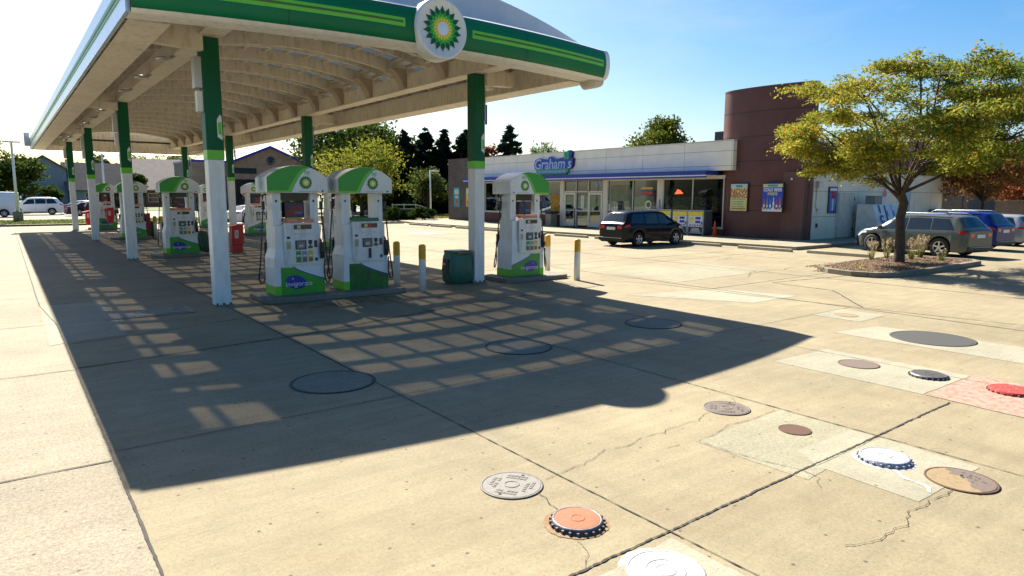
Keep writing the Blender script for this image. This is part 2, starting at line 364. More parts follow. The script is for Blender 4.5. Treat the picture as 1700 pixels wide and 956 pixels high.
ribbon(j, [(14.2, 6.6), (16.2, 8.3), (16.3, 10.0), (20, 9.6)], .03, M_joint, .5)
ribbon(j, [(14, 10.2), (30, 10.6)], .02, M_joint, .3, step=.2); ribbon(j, [(14, 15.4), (27, 15.9)], .02, M_joint, .3, step=.2)
j.build('joint', pave, fix=False)
c = MB()
def crack(pts, w=.009, n=2):
    w = w*.62 if w < .012 else w
    for _ in range(n+2):
        q = [pts[0]]
        for a, d in zip(pts[:-1], pts[1:]):
            L = math.hypot(a[0]-d[0], a[1]-d[1]); q += [((a[0]+d[0])/2+random.uniform(-.14, .14)*L, (a[1]+d[1])/2+random.uniform(-.14, .14)*L), d]
        pts = q
    ribbon(c, pts, w, M_crack, .7, .0078, .03, .002)
crack([(3.36, 3.98), (3.58, 4.0)], .007); crack([(3.58, 4.0), (4.2, 4.15), (5.0, 4.12), (5.55, 4.13), (5.87, 4.23)], .008)
crack([(6.35, 4.3), (6.52, 4.42)], .006); crack([(3.14, 3.80), (3.10, 3.62), (3.08, 3.50)], .009); crack([(5.84, 1.93), (5.12, 1.95), (4.66, 1.90), (4.28, 1.99)], .009)
crack([(4.85, 3.82), (4.7, 3.83)], .008); crack([(2.9, 3.1), (2.86, 2.95), (2.7, 2.8)], .005); crack([(3.05, 2.72), (2.85, 2.55)], .006)
crack([(5.2, 2.66), (5.02, 2.55)], .006); crack([(9.6, 6.0), (9.9, 6.4)], .007); crack([(5.2, 2.68), (5.08, 3.78), (6.5, 3.87)], .008, 0)
crack([(17, 11.2), (18.5, 11.9), (20.5, 11.8)], .015); crack([(20, 14.5), (22, 15.2), (24.5, 14.9)], .015); crack([(12.5, 17.5), (15, 18.2), (18, 18)], .015)
c.build('crack', pave, fix=False)
_pz = [0.]
def patch(poly, m, name='repair_patch', z=None, parent=pave):
    q = MB(); P = []; _pz[0] += .00025; z = .0022+_pz[0] if z is None else z+_pz[0]*.3
    for a, d in zip(poly, poly[1:]+poly[:1]):
        n_ = max(2, int(math.hypot(a[0]-d[0], a[1]-d[1])/.08))
        P += [(a[0]+(d[0]-a[0])*i/n_+random.uniform(-.006, .006), a[1]+(d[1]-a[1])*i/n_+random.uniform(-.006, .006), z) for i in range(n_)]
    q.add(P, [tuple(range(len(P)))], m); return q.build(name, parent, fix=False)
patch([(5.08, 2.69), (6.56, 2.83), (6.56, 3.84), (5.05, 3.80)], M_patch2)
patch([(5.38, 1.98), (6.52, 1.95), (6.58, 2.79), (5.42, 2.79)], M_patch)
patch([(5.42, 2.81), (5.72, 2.80), (6.58, 2.84), (6.55, 3.06), (5.62, 3.10)], M_patch, z=.0045)
patch([(8.46, 3.17), (9.85, 3.15), (9.83, 5.05), (8.48, 5.10)], M_patch)
patch([(11.20, 2.4), (12.45, 2.4), (12.35, 5.45), (11.15, 5.66)], M_patch)
patch([(12.5, 5.85), (13.62, 5.9), (13.6, 6.82), (12.5, 6.76)], M_patch)
patch([(11.45, 10.7), (14.1, 10.05), (14.6, 8.3), (12.85, 8.3)], M_patch)
patch([(14.2, 11.5), (19, 11.7), (19, 14.4), (14.3, 14.2)], M_patch2)
patch([(2.6, 2.0), (3.44, 2.0), (3.44, 2.74), (2.72, 2.70)], M_patch)
patch([(.40, 12.1), (.58, 12.2), (1.5, 12.4), (1.5, 16.7), (.44, 16.6)], M_patch)
# red over-sprayed square round the raised cover
def spray(name, c1, base, sc, lo, hi):
    c1 = tuple(k*.51 for k in c1); base = tuple(k*.51 for k in base)
    m = bpy.data.materials.new(name); m.use_nodes = True; n, l = m.node_tree.nodes, m.node_tree.links; b_ = n['Principled BSDF']; b_.inputs['Roughness'].default_value = .85
    g = n.new('ShaderNodeNewGeometry'); z = n.new('ShaderNodeTexNoise'); z.inputs['Scale'].default_value = sc; z.inputs['Detail'].default_value = 9; z.inputs['Roughness'].default_value = .75
    l.new(g.outputs['Position'], z.inputs['Vector']); r = n.new('ShaderNodeMapRange'); l.new(z.outputs['Fac'], r.inputs['Value'])
    r.inputs['From Min'].default_value = lo; r.inputs['From Max'].default_value = hi
    x = n.new('ShaderNodeMix'); x.data_type = 'RGBA'; l.new(r.outputs[0], x.inputs['Factor']); x.inputs['A'].default_value = (*base, 1); x.inputs['B'].default_value = (*c1, 1)
    l.new(x.outputs['Result'], b_.inputs['Base Color']); return m
M_spray = spray('worn red ground paint', (.56, .15, .11), (.56, .43, .31), 11, .45, .66)
patch([(8.40, 2.16), (9.86, 2.05), (9.95, 3.13), (8.46, 3.15)], M_spray, 'worn_paint', .0045)
# faded blue bay marking and pale lines by the shop
M_bay = spray('faded blue bay paint', (.16, .25, .42), (.48, .42, .30), 5, .45, .6)
patch([(19.4, 33.6), (20.9, 33.9), (20.6, 36.2), (19.2, 35.8)], M_bay, 'faded_bay_marking', .004)
M_line = spray('worn line paint', (.62, .58, .45), (.50, .42, .28), 7, .35, .6)
for y in (18.2, 23.8, 27, 30, 33, 36, 39, 42): patch([(21.6, y), (25.2, y), (25.2, y+.1), (21.6, y+.1)], M_line, 'painted_line', .0035)
for x in (32.0, 35.1, 38.2, 41.3): patch([(x, 9.6), (x+.1, 9.6), (x+.1, 15.2), (x, 15.2)], M_line, 'painted_line', .0035)

# sidewalk round the shop with a raised kerb
b = MB(); SW = [(27.1, 15.6), (26.75, 21), (25.9, 35), (25.4, 46), (26.4, 51), (30, 52.6), (62, 52.6), (62, 15.6)]
b.prism(SW, -.02, .15, M_walk); sw = struct(b.build('sidewalk', bevel=.015))
b = MB()
for y in np.arange(17, 50, 1.6): ribbon(b, [(27.2, y), (31.2, y)], .012, M_joint, .2, .155, .3)
for x in np.arange(29, 56, 1.6): ribbon(b, [(x, 15.7), (x, 17.6)], .012, M_joint, .2, .155, .3)
b.build('joint', sw, fix=False)

# grass verge, street, lawn beyond
def strip(name, x0, x1, y0, y1, z, m):
    q = MB(); q.box((x0, y0, z-.04), (x1, y1, z), m); return struct(q.build(name))
def grassmat(name, a, bb, s=.6):
    m = bpy.data.materials.new(name); m.use_nodes = True; n, l = m.node_tree.nodes, m.node_tree.links; b_ = n['Principled BSDF']; b_.inputs['Roughness'].default_value = .95
    g = n.new('ShaderNodeNewGeometry'); z = n.new('ShaderNodeTexNoise'); z.inputs['Scale'].default_value = s; z.inputs['Detail'].default_value = 9; z.inputs['Roughness'].default_value = .7
    l.new(g.outputs['Position'], z.inputs['Vector']); r = n.new('ShaderNodeValToRGB'); l.new(z.outputs['Fac'], r.inputs[0])
    r.color_ramp.elements[0].position = .35; r.color_ramp.elements[0].color = (*a, 1); r.color_ramp.elements[1].position = .65; r.color_ramp.elements[1].color = (*bb, 1)
    l.new(r.outputs[0], b_.inputs['Base Color']); return m
M_grass = grassmat('lawn', (.035, .075, .012), (.13, .15, .035)); M_grass2 = grassmat('dry verge', (.06, .08, .018), (.24, .20, .08), .9)
M_street = concrete('street concrete', (.42, .38, .30), .03, .2, .15)
strip('grass_verge', -200, 22, 57.2, 66.5, .10, M_grass); strip('verge_kerb', -200, 22, 56.8, 57.2, .12, M_walk)
strip('street', -400, 260, 66.5, 98, .02, M_street); strip('lawn', -400, 500, 98, 190, .06, M_grass)
strip('dry_verge', 22, 62, 54.5, 66.5, .08, M_grass2); strip('parking_lot', 62, 260, -25, 57, .0, M_conc)
strip('lawn_bank', 62, 260, 57, 66.5, .05, M_grass)
# grass blades on the verge: stuff
def blades(name, n_, region, h, c1, c2, zz, w=.02, kind='stuff'):
    V = np.zeros((n_, 3, 3)); x = np.random.uniform(region[0], region[1], n_); y = np.random.uniform(region[2], region[3], n_)
    a = np.random.uniform(0, math.pi, n_); hh = np.random.uniform(.5, 1, n_)*h
    V[:, 0, 0] = x-np.cos(a)*w; V[:, 0, 1] = y-np.sin(a)*w; V[:, 1, 0] = x+np.cos(a)*w; V[:, 1, 1] = y+np.sin(a)*w
    V[:, 2, 0] = x+np.random.normal(0, h*.3, n_); V[:, 2, 1] = y+np.random.normal(0, h*.3, n_); V[:, 2, 2] = hh; V[:, :, 2] += zz
    return leafmesh(name, V.reshape(-1, 3), 3, [c1, c2], n_)
def leafmesh(name, V, k, cols, nf, parent=None, cvals=None):
    me = bpy.data.meshes.new(name); me.vertices.add(len(V)); me.vertices.foreach_set('co', V.astype(np.float32).ravel())
    me.loops.add(nf*k); me.loops.foreach_set('vertex_index', np.arange(nf*k, dtype=np.int32))
    me.polygons.add(nf); me.polygons.foreach_set('loop_start', np.arange(0, nf*k, k, dtype=np.int32)); me.polygons.foreach_set('loop_total', np.full(nf, k, dtype=np.int32))
    if cvals is None: t = np.random.rand(nf, 1); cvals = np.array(cols[0])[None]*(1-t)+np.array(cols[1])[None]*t
    a = me.attributes.new('leafcol', 'FLOAT_COLOR', 'CORNER'); C4 = np.ones((nf, k, 4), dtype=np.float32); C4[:, :, :3] = cvals[:, None, :]
    a.data.foreach_set('color', C4.ravel()); me.update(calc_edges=True); me.materials.append(leafmat('leaf surface'))
    o = bpy.data.objects.new(name, me); col.objects.link(o)
    if parent: o.parent = parent
    return o
g_ = blades('verge_grass', 22000, (-22, 20, 57.3, 66.2), .11, (.05, .10, .015), (.17, .17, .05), .10, .03); tag(g_, 'short mown grass on the street verge beyond the pumps', 'grass', None, 'stuff')
g_ = blades('dry_grass', 16000, (22.5, 52, 54.6, 64), .14, (.08, .10, .02), (.28, .22, .08), .08, .035); tag(g_, 'dry tufted grass between the street and shop lot', 'grass', None, 'stuff')

# ---------------------------------------------------------------- canopy
CX0, CX1, CYF, CYB = 1.76, 11.62, 11.85, 53.2; CM = (CX0+CX1)/2; ZB, ZT = 5.0, 5.68
can = thing('fuel_canopy', 'long vaulted fuel canopy with green fascia and round sunflower emblem over the pumps', 'canopy', (CM, 32, 0))
def CB(mb, name, parent=can, bevel=0, fix=True):
    mb.v = [(v[0]-CM, v[1]-32, v[2]) for v in mb.v]; return mb.build(name, parent, bevel, fix)
def front_y(x): return CYF-.55*(1-((x-CM)/(CX1-CM))**2)
# front fascia: bull-nosed green band, slightly bowed in plan
def fascia(y_of, sgn, name):
    fm = MB(); xs = np.linspace(CX0, CX1-.10, 41)
    prof = [(0, .0), (-.10, .035), (-.16, .12), (-.19, .24), (-.195, .34), (-.19, .44), (-.16, .56), (-.10, .645), (0, .68)]
    fm.grid([[(x, y_of(x)+sgn*d, ZB+z) for d, z in prof] for x in xs], M_green)
    fm.grid([[(x, y_of(x)+sgn*(-.004), ZB), (x, y_of(x)+sgn*.5, ZB-.005)] for x in xs], M_white2, False)
    fm.grid([[(x, y_of(x)+sgn*(-.0), ZT), (x, y_of(x)+sgn*.55, ZT+.03)] for x in xs], M_white2, False)
    f = CB(fm, name)
    ft = MB()
    ft.grid([[(x, y_of(x)+sgn*(d-.006), ZB+z) for d, z in ((.0, -.022), (-.045, -.015), (-.104, .035))] for x in xs], M_white)
    ft.grid([[(x, y_of(x)+sgn*(d-.006), ZB+z) for d, z in ((-.104, .645), (-.04, .672), (.0, .70))] for x in xs], M_white)
    t_ = CB(ft, 'trim_edge'); 
    for a, b2 in ((CX0+.12, CM-.70), (CM+.74, CX1-.2)):
        for (z0, z1, mm, pr, nm) in ((.265, .415, M_lime, .006, 'light_strip'), (.325, .365, mat('dark olive strip', (.06, .13, .01), .4), .012, 'tube_light')):
            q = MB(); xx = np.linspace(a+(.04 if nm == 'tube_light' else 0), b2-(.04 if nm == 'tube_light' else 0), 24)
            q.grid([[(x, y_of(x)+sgn*(-.19-pr), ZB+z0), (x, y_of(x)+sgn*(-.195-pr), ZB+(z0+z1)/2), (x, y_of(x)+sgn*(-.19-pr), ZB+z1)] for x in xx], mm)
            CB(q, nm)
    for xs_ in np.arange(CX0+2.2, CX1-.5, 2.44):
        q = MB(); q.grid([[(x, y_of(x)+sgn*(d-.0035), ZB+z) for d, z in prof] for x in (xs_, xs_+.016)], mat('fascia seam', (.002, .05, .022), .6), False); CB(q, 'panel_seam', f, 0, False).location = (0, 0, 0)
    # white end cap at the far corner of the band
    ec = MB(); x0, x1 = CX1-.10, CX1+.02; pr = [(y_of(x0)+sgn*d*1.06, ZB+z*1.03-.01) for d, z in prof]+[(y_of(x0)+sgn*.3, ZT), (y_of(x0)+sgn*.3, ZB)]
    ec.prism(pr, x0, x1, M_white, 'YZ'); CB(ec, 'end_cap')
fascia(front_y, 1, 'front_fascia'); fascia(lambda x: CYB+.1, -1, 'rear_fascia')
# side fascias
M_sidefas = mat('side fascia silver', (.55, .62, .70), .25, metal=.35, var=.05)
for X, s in ((CX0, -1), (CX1, 1)):
    q = MB(); y0, y1 = CYF, CYB
    q.box((X-(.06 if s < 0 else 0), y0, ZB), (X+(.06 if s > 0 else 0), y1, ZT), M_sidefas if s < 0 else M_white); CB(q, 'side_fascia')
    q = MB(); q.box((X+s*.06-(.012 if s < 0 else 0), y0, ZB+.26), (X+s*.06+(.012 if s > 0 else 0), y1, ZB+.42), M_leafgreen)
    q.box((X+s*.072-(.01 if s < 0 else 0), y0, ZB+.32), (X+s*.072+(.01 if s > 0 else 0), y1, ZB+.36), mat('dark olive strip', (.06, .13, .01), .4)); CB(q, 'side_strip')
# gutter roll at the near corner of the shop side
q = MB(); q.lathe([(0, -.02), (.13, -.02), (.15, .1), (.15, .5), (0, .5)], M_cream, (CX1-.12, CYF-.02, ZB-.02), 20, 'Y'); CB(q, 'downpipe_drum')
q = MB(); q.box((CX0-.35, CYB-.8, ZB+.2), (CX0-.07, CYB-.3, ZT+.35), M_steel); CB(q, 'roof_bracket', bevel=.01)
# roof: arched deck with opaque strips and translucent glazing
def rz_(x): return 5.72+.90*(1-((x-CM)/(CX1-CM))**2)
M_roof = mat('roof sheet', (.62, .64, .66), .45, var=.06, vscale=.5, metal=.1)
def arcstrip(mb, xa, xb, y0, y1, m, t=.05, n_=None):
    n_ = n_ or max(2, int((xb-xa)/.3)); xs = np.linspace(xa, xb, n_+1)
    mb.grid([[(x, y0, rz_(x)), (x, y1, rz_(x))] for x in xs], m); mb.grid([[(x, y0, rz_(x)-t), (x, y1, rz_(x)-t)] for x in xs], m)
    mb.grid([[(x, y0, rz_(x)-t), (x, y0, rz_(x))] for x in xs], m, False); mb.grid([[(x, y1, rz_(x)-t), (x, y1, rz_(x))] for x in xs], m, False)
    for x in (xa, xb): mb.add([(x, y0, rz_(x)-t), (x, y1, rz_(x)-t), (x, y1, rz_(x)), (x, y0, rz_(x))], [(0, 1, 2, 3)], m)
YG0, YG1 = 12.62, 52.2; PITCH = 1.15
rf = MB(); 
for a, b2 in ((CX0+.02, 2.25), (3.35, 4.75), (9.65, 10.1), (11.2, CX1-.02)): arcstrip(rf, a, b2, 12.32, CYB-.1, M_roof)
arcstrip(rf, 2.25, 3.35, 12.32, YG0, M_roof); arcstrip(rf, 4.75, 9.65, 12.32, YG0, M_roof); arcstrip(rf, 10.1, 11.2, 12.32, YG0, M_roof)
for yc in (14.5, 26.5, 38.0, 49.0):
    for a, b2 in ((2.25, 3.35), (4.75, 9.65), (10.1, 11.2)): arcstrip(rf, a, b2, yc-.3, yc+.3, M_roof, .052)
# front gable plate closing the arch
gx = np.linspace(CX0+.02, CX1-.02, 30)
rf.grid([[(x, 12.30, ZT+.0), (x, 12.30, rz_(x)+.04)] for x in gx], mat('gable sheet', (.50, .54, .62), .35, var=.05), False)
rf.grid([[(x, 12.30, rz_(x)+.04), (x, 12.45, rz_(x)+.05)] for x in gx], M_blue, False)
CB(rf, 'roof_deck')
M_frost = frosted('weathered roof glazing')
ys = [YG0]
for yc in (14.5, 26.5, 38.0, 49.0): pass
gl = MB()
for a, b2 in ((2.25, 3.35), (4.75, 9.65), (10.1, 11.2)):
    edges = [YG0, 14.2, 14.8, 26.2, 26.8, 37.7, 38.3, 48.7, 49.3, YG1]
    for y0, y1 in zip(edges[::2], edges[1::2]):
        xs = np.linspace(a, b2, max(2, int((b2-a)/.3))+1); gl.grid([[(x, y0, rz_(x)-.02), (x, y1, rz_(x)-.02)] for x in xs], M_frost)
CB(gl, 'roof_glazing')
# purlins along the canopy
pl = MB()
for x in (2.25, 2.80, 3.35, 4.75, 5.36, 5.97, 6.59, 7.20, 7.81, 8.42, 9.03, 9.65, 10.1, 10.65, 11.2): pl.box((x-.04, 12.4, rz_(x)-.13), (x+.045, CYB-.2, rz_(x)-.055), M_cream)
CB(pl, 'purlin_set')
# arched ribs, one each pitch
yk = [13.0+PITCH*i for i in range(35)]
def rib(y, w=.11, dep=.24, xa=CX0+.1, xb=CX1-.1):
    q = MB(); xs = np.linspace(xa, xb, 27); top = [rz_(x)-.06 for x in xs]
    bot = [rz_(x)-.06-dep-.05*abs((x-CM)/5) for x in xs]
    for yy, flip in ((y-w/2, 0), (y+w/2, 1)): q.grid([[(x, yy, bb), (x, yy, t)] for x, t, bb in zip(xs, top, bot)], M_cream, False)
    q.grid([[(x, y-w/2, bb), (x, y+w/2, bb)] for x, bb in zip(xs, bot)], M_cream)
    return q
r0 = CB(rib(yk[0], .10, .16), 'rib'); r1 = CB(rib(yk[1], .14, .32), 'arch_rib')
for k_, y in enumerate(yk[2:]):
    o = (r0 if k_ % 2 == 0 else r1).copy(); y = y if k_ % 2 == 0 else y-PITCH; col.objects.link(o); o.parent = can; o.location = (0, y-yk[0], 0)
# main longitudinal beams + flanges, edge beams
for x in (3.5, 9.9):
    q = MB(); q.box((x-.15, 12.1, 5.37), (x+.15, CYB-.5, 5.78), M_cream); q.box((x-.21, 12.1, 5.335), (x+.21, CYB-.5, 5.372), M_cream); CB(q, 'main_beam')
q = MB(); q.box((2.28, 12.35, 5.01), (2.36, CYB-.3, 5.42), M_cream); q.box((CX0+.05, 12.35, 4.99), (2.40, CYB-.3, 5.02), M_cream); CB(q, 'edge_beam')
q = MB(); q.box((11.02, 12.35, 5.01), (11.10, CYB-.3, 5.52), M_cream); q.box((10.98, 12.35, 4.99), (CX1-.05, CYB-.3, 5.02), M_cream); CB(q, 'edge_beam')
q = MB(); q.box((2.36, 12.0, 5.2), (11.02, 12.28, 5.7), M_cream); CB(q, 'front_beam')
q = MB(); q.box((CX0+.1, CYB-.5, 4.99), (CX1-.1, CYB-.32, 5.8), M_cream); q.prism([(CX0+.1, 5.8)]+[(x, rz_(x)-.06) for x in np.linspace(CX0+.1, CX1-.1, 20)]+[(CX1-.1, 5.8)], CYB-.5, CYB-.4, M_cream, 'XZ'); CB(q, 'rear_beam')
# cantilever arms and curved brackets
YC = (14.5, 26.5, 38.0, 49.0)
for y in YC:
    for x, s in ((3.5, -1), (9.9, 1)):
        xe = 2.36 if s < 0 else 11.02
        q = MB(); x0 = x+s*.15
        q.prism([(x0, 5.05), (xe, 5.10), (xe, 5.36), (x0, 5.62)], y-.11, y+.11, M_cream, 'XZ'); CB(q, 'cantilever_arm')
for y in np.arange(13.6, 52, 2.3):
    for x, s in ((3.65, 1), (9.75, -1)):
        q = MB(); pts = [(x, 5.38), (x+s*.10, 5.38), (x+s*.16, 5.55), (x+s*.30, 5.75), (x+s*.52, 5.92), (x, 5.92)]
        q.prism(pts, y-.16, y+.16, mat('bracket steel', (.42, .34, .26), .6, var=.1), 'XZ'); CB(q, 'haunch_bracket', bevel=.01)
# columns
def helios(mb, cx, cz, r, y, fm=1, ny=20):
    """sunflower emblem as layered coloured petals, facing -Y"""
    cols_ = [(1.0, .80, M_dgreen, 0), (.80, .62, M_leafgreen, .5), (.64, .50, M_lime, 0), (.52, .40, mat('petal yellow', (.85, .62, .02), .4), .5), (.42, .30, mat('petal orange', (.85, .36, .02), .4), 0)]
    for k, (ro, ri, m, ph) in enumerate(cols_):
        vs = []; n_ = 18
        for i in range(n_):
            a = 2*math.pi*(i+ph)/n_; b2 = 2*math.pi*(i+.5+ph)/n_
            vs += [(cx+r*ro*math.sin(a), y-.002*(k+1), cz+r*ro*math.cos(a)), (cx+r*ri*.93*math.sin(b2), y-.002*(k+1), cz+r*ri*.93*math.cos(b2))]
        mb.add(vs+[(cx, y-.002*(k+1), cz)], [(i, (i+1) % (2*n_), 2*n_) for i in range(2*n_)], m)
    mb.add([(cx+r*.30*math.sin(t), y-.014, cz+r*.30*math.cos(t)) for t in np.linspace(0, 2*math.pi, 24, endpoint=False)], [tuple(range(24))], mat('emblem centre', (.62, .72, .78), .4))
ci = 0
for y in YC:
    for x in (3.5, 9.9):
        q = MB(); q.box((x-.155, y, 0), (x+.155, y+.31, 2.97), M_white); c_ = CB(q, 'column', bevel=.012)
        q = MB(); q.box((x-.165, y-.01, 3.16), (x+.165, y+.32, 5.335), M_dgreen); d_ = CB(q, 'column_cladding', can, .012); d_.parent = c_
        q = MB(); q.box((x-.165, y-.01, 2.97), (x+.165, y+.32, 3.16), M_lime); d_ = CB(q, 'colour_band'); d_.parent = c_
        q = MB(); q.box((x-.19, y-.03, 0), (x+.19, y+.34, .02), M_kerb)
        for sx in (-.13, 0, .13): q.box((x+sx-.02, y-.018, .0), (x+sx+.02, y, .06), mat('rust', (.20, .09, .04), .9, var=.3))
        d_ = CB(q, 'base_plate'); d_.parent = c_
        q = MB()      # side flag emblem plate
        q.prism([(x+.05, 3.42), (x+.14, 3.36), (x+.14, 3.82), (x+.11, 3.86), (x+.05, 3.76)], y-.018, y-.0105, M_white, 'XZ')
        q.prism([(x+.065, 3.48), (x+.13, 3.45), (x+.13, 3.72), (x+.065, 3.70)], y-.022, y-.0185, M_lime, 'XZ'); d_ = CB(q, 'emblem_plate'); d_.parent = c_
        s = -1 if x < 5 else 1
        q = MB(); xo = x+s*(.165)
        if s < 0:
            q.box((xo-.15, y+.02, 4.35), (xo-.002, y+.24, 4.95), M_steel); q.box((xo-.12, y+.04, 3.9), (xo-.002, y+.2, 4.3), M_white2); q.tube([(xo-.06, y+.12, 4.95), (xo-.06, y+.12, 5.35)], .02, M_steel)
        else:
            q.box((xo+.002, y+.0, 4.98), (xo+.28, y+.26, 5.32), M_cream); q.tube([(xo+.07, y+.1, 5.0), (xo+.07, y+.1, 4.2)], .025, M_steel); q.tube([(xo+.11, y+.1, 4.6), (xo+.11, y+.1, 4.1)], .03, M_blue)
        d_ = CB(q, 'junction_box', can, .01); d_.parent = c_
# small canopy floodlights under the beams
for y in np.arange(17, 52, 3.0):
    q = MB(); q.tube([(3.25, y, 5.30), (3.35, y, 5.335)], .03, M_steel, 8); q.lathe([(0, .0), (.17, .0), (.17, .03), (.06, .07), (0, .07)], M_steel, (3.12, y, 5.24), 16); CB(q, 'floodlight')
# emblem disc on the front
ed = MB(); ex, ez, er, ey = CM+.03, 5.32, .55, front_y(CM)-.22
ed.lathe([(0, .32), (er*.98, .32), (er, .28), (er, .02), (er*.97, -.03), (er*.90, -.05), (er*.88, -.035), (0, -.02)], M_white, (ex, ey, ez), 56, 'Y')
e0 = CB(ed, 'emblem_disc'); q = MB(); helios(q, ex, ez, er*.74, ey-.042); o = CB(q, 'sunflower_emblem', e0, 0, False); 
# ---------------------------------------------------------------- islands
def island(x0, x1, y0, y1, label):
    q = MB(); r = .28; P = []
    for cx_, cy_, a0 in ((x1-r, y0+r, -90), (x1-r, y1-r, 0), (x0+r, y1-r, 90), (x0+r, y0+r, 180)):
        P += [(cx_+r*math.cos(R(a0+k*15)), cy_+r*math.sin(R(a0+k*15))) for k in range(7)]
    q.prism(P, 0, .12, M_kerb); o = q.build('pump_island', bevel=.025)
    return tag(o, label, 'kerb island', 'raised concrete pump islands')
island(4.22, 7.55, 14.0, 15.45, 'raised kerb island under the twin pumps beside the first column')
island(10.35, 12.55, 13.85, 15.15, 'raised kerb island under the lone pump by the shop-side column')
island(4.2, 6.0, 26.4, 27.8, 'raised kerb island under the pump beside the second column')
island(4.2, 6.0, 37.9, 39.3, 'raised kerb island under the pump beside the third column')
island(10.5, 12.3, 26.4, 27.8, 'raised kerb island seen between the twin pumps')
island(10.5, 12.3, 37.9, 39.3, 'raised kerb island under the pump near the white car')
island(4.2, 6.0, 48.9, 50.3, 'raised kerb island under the farthest pump by the street')
island(10.5, 12.3, 48.9, 50.3, 'farthest raised kerb island on the shop side row')

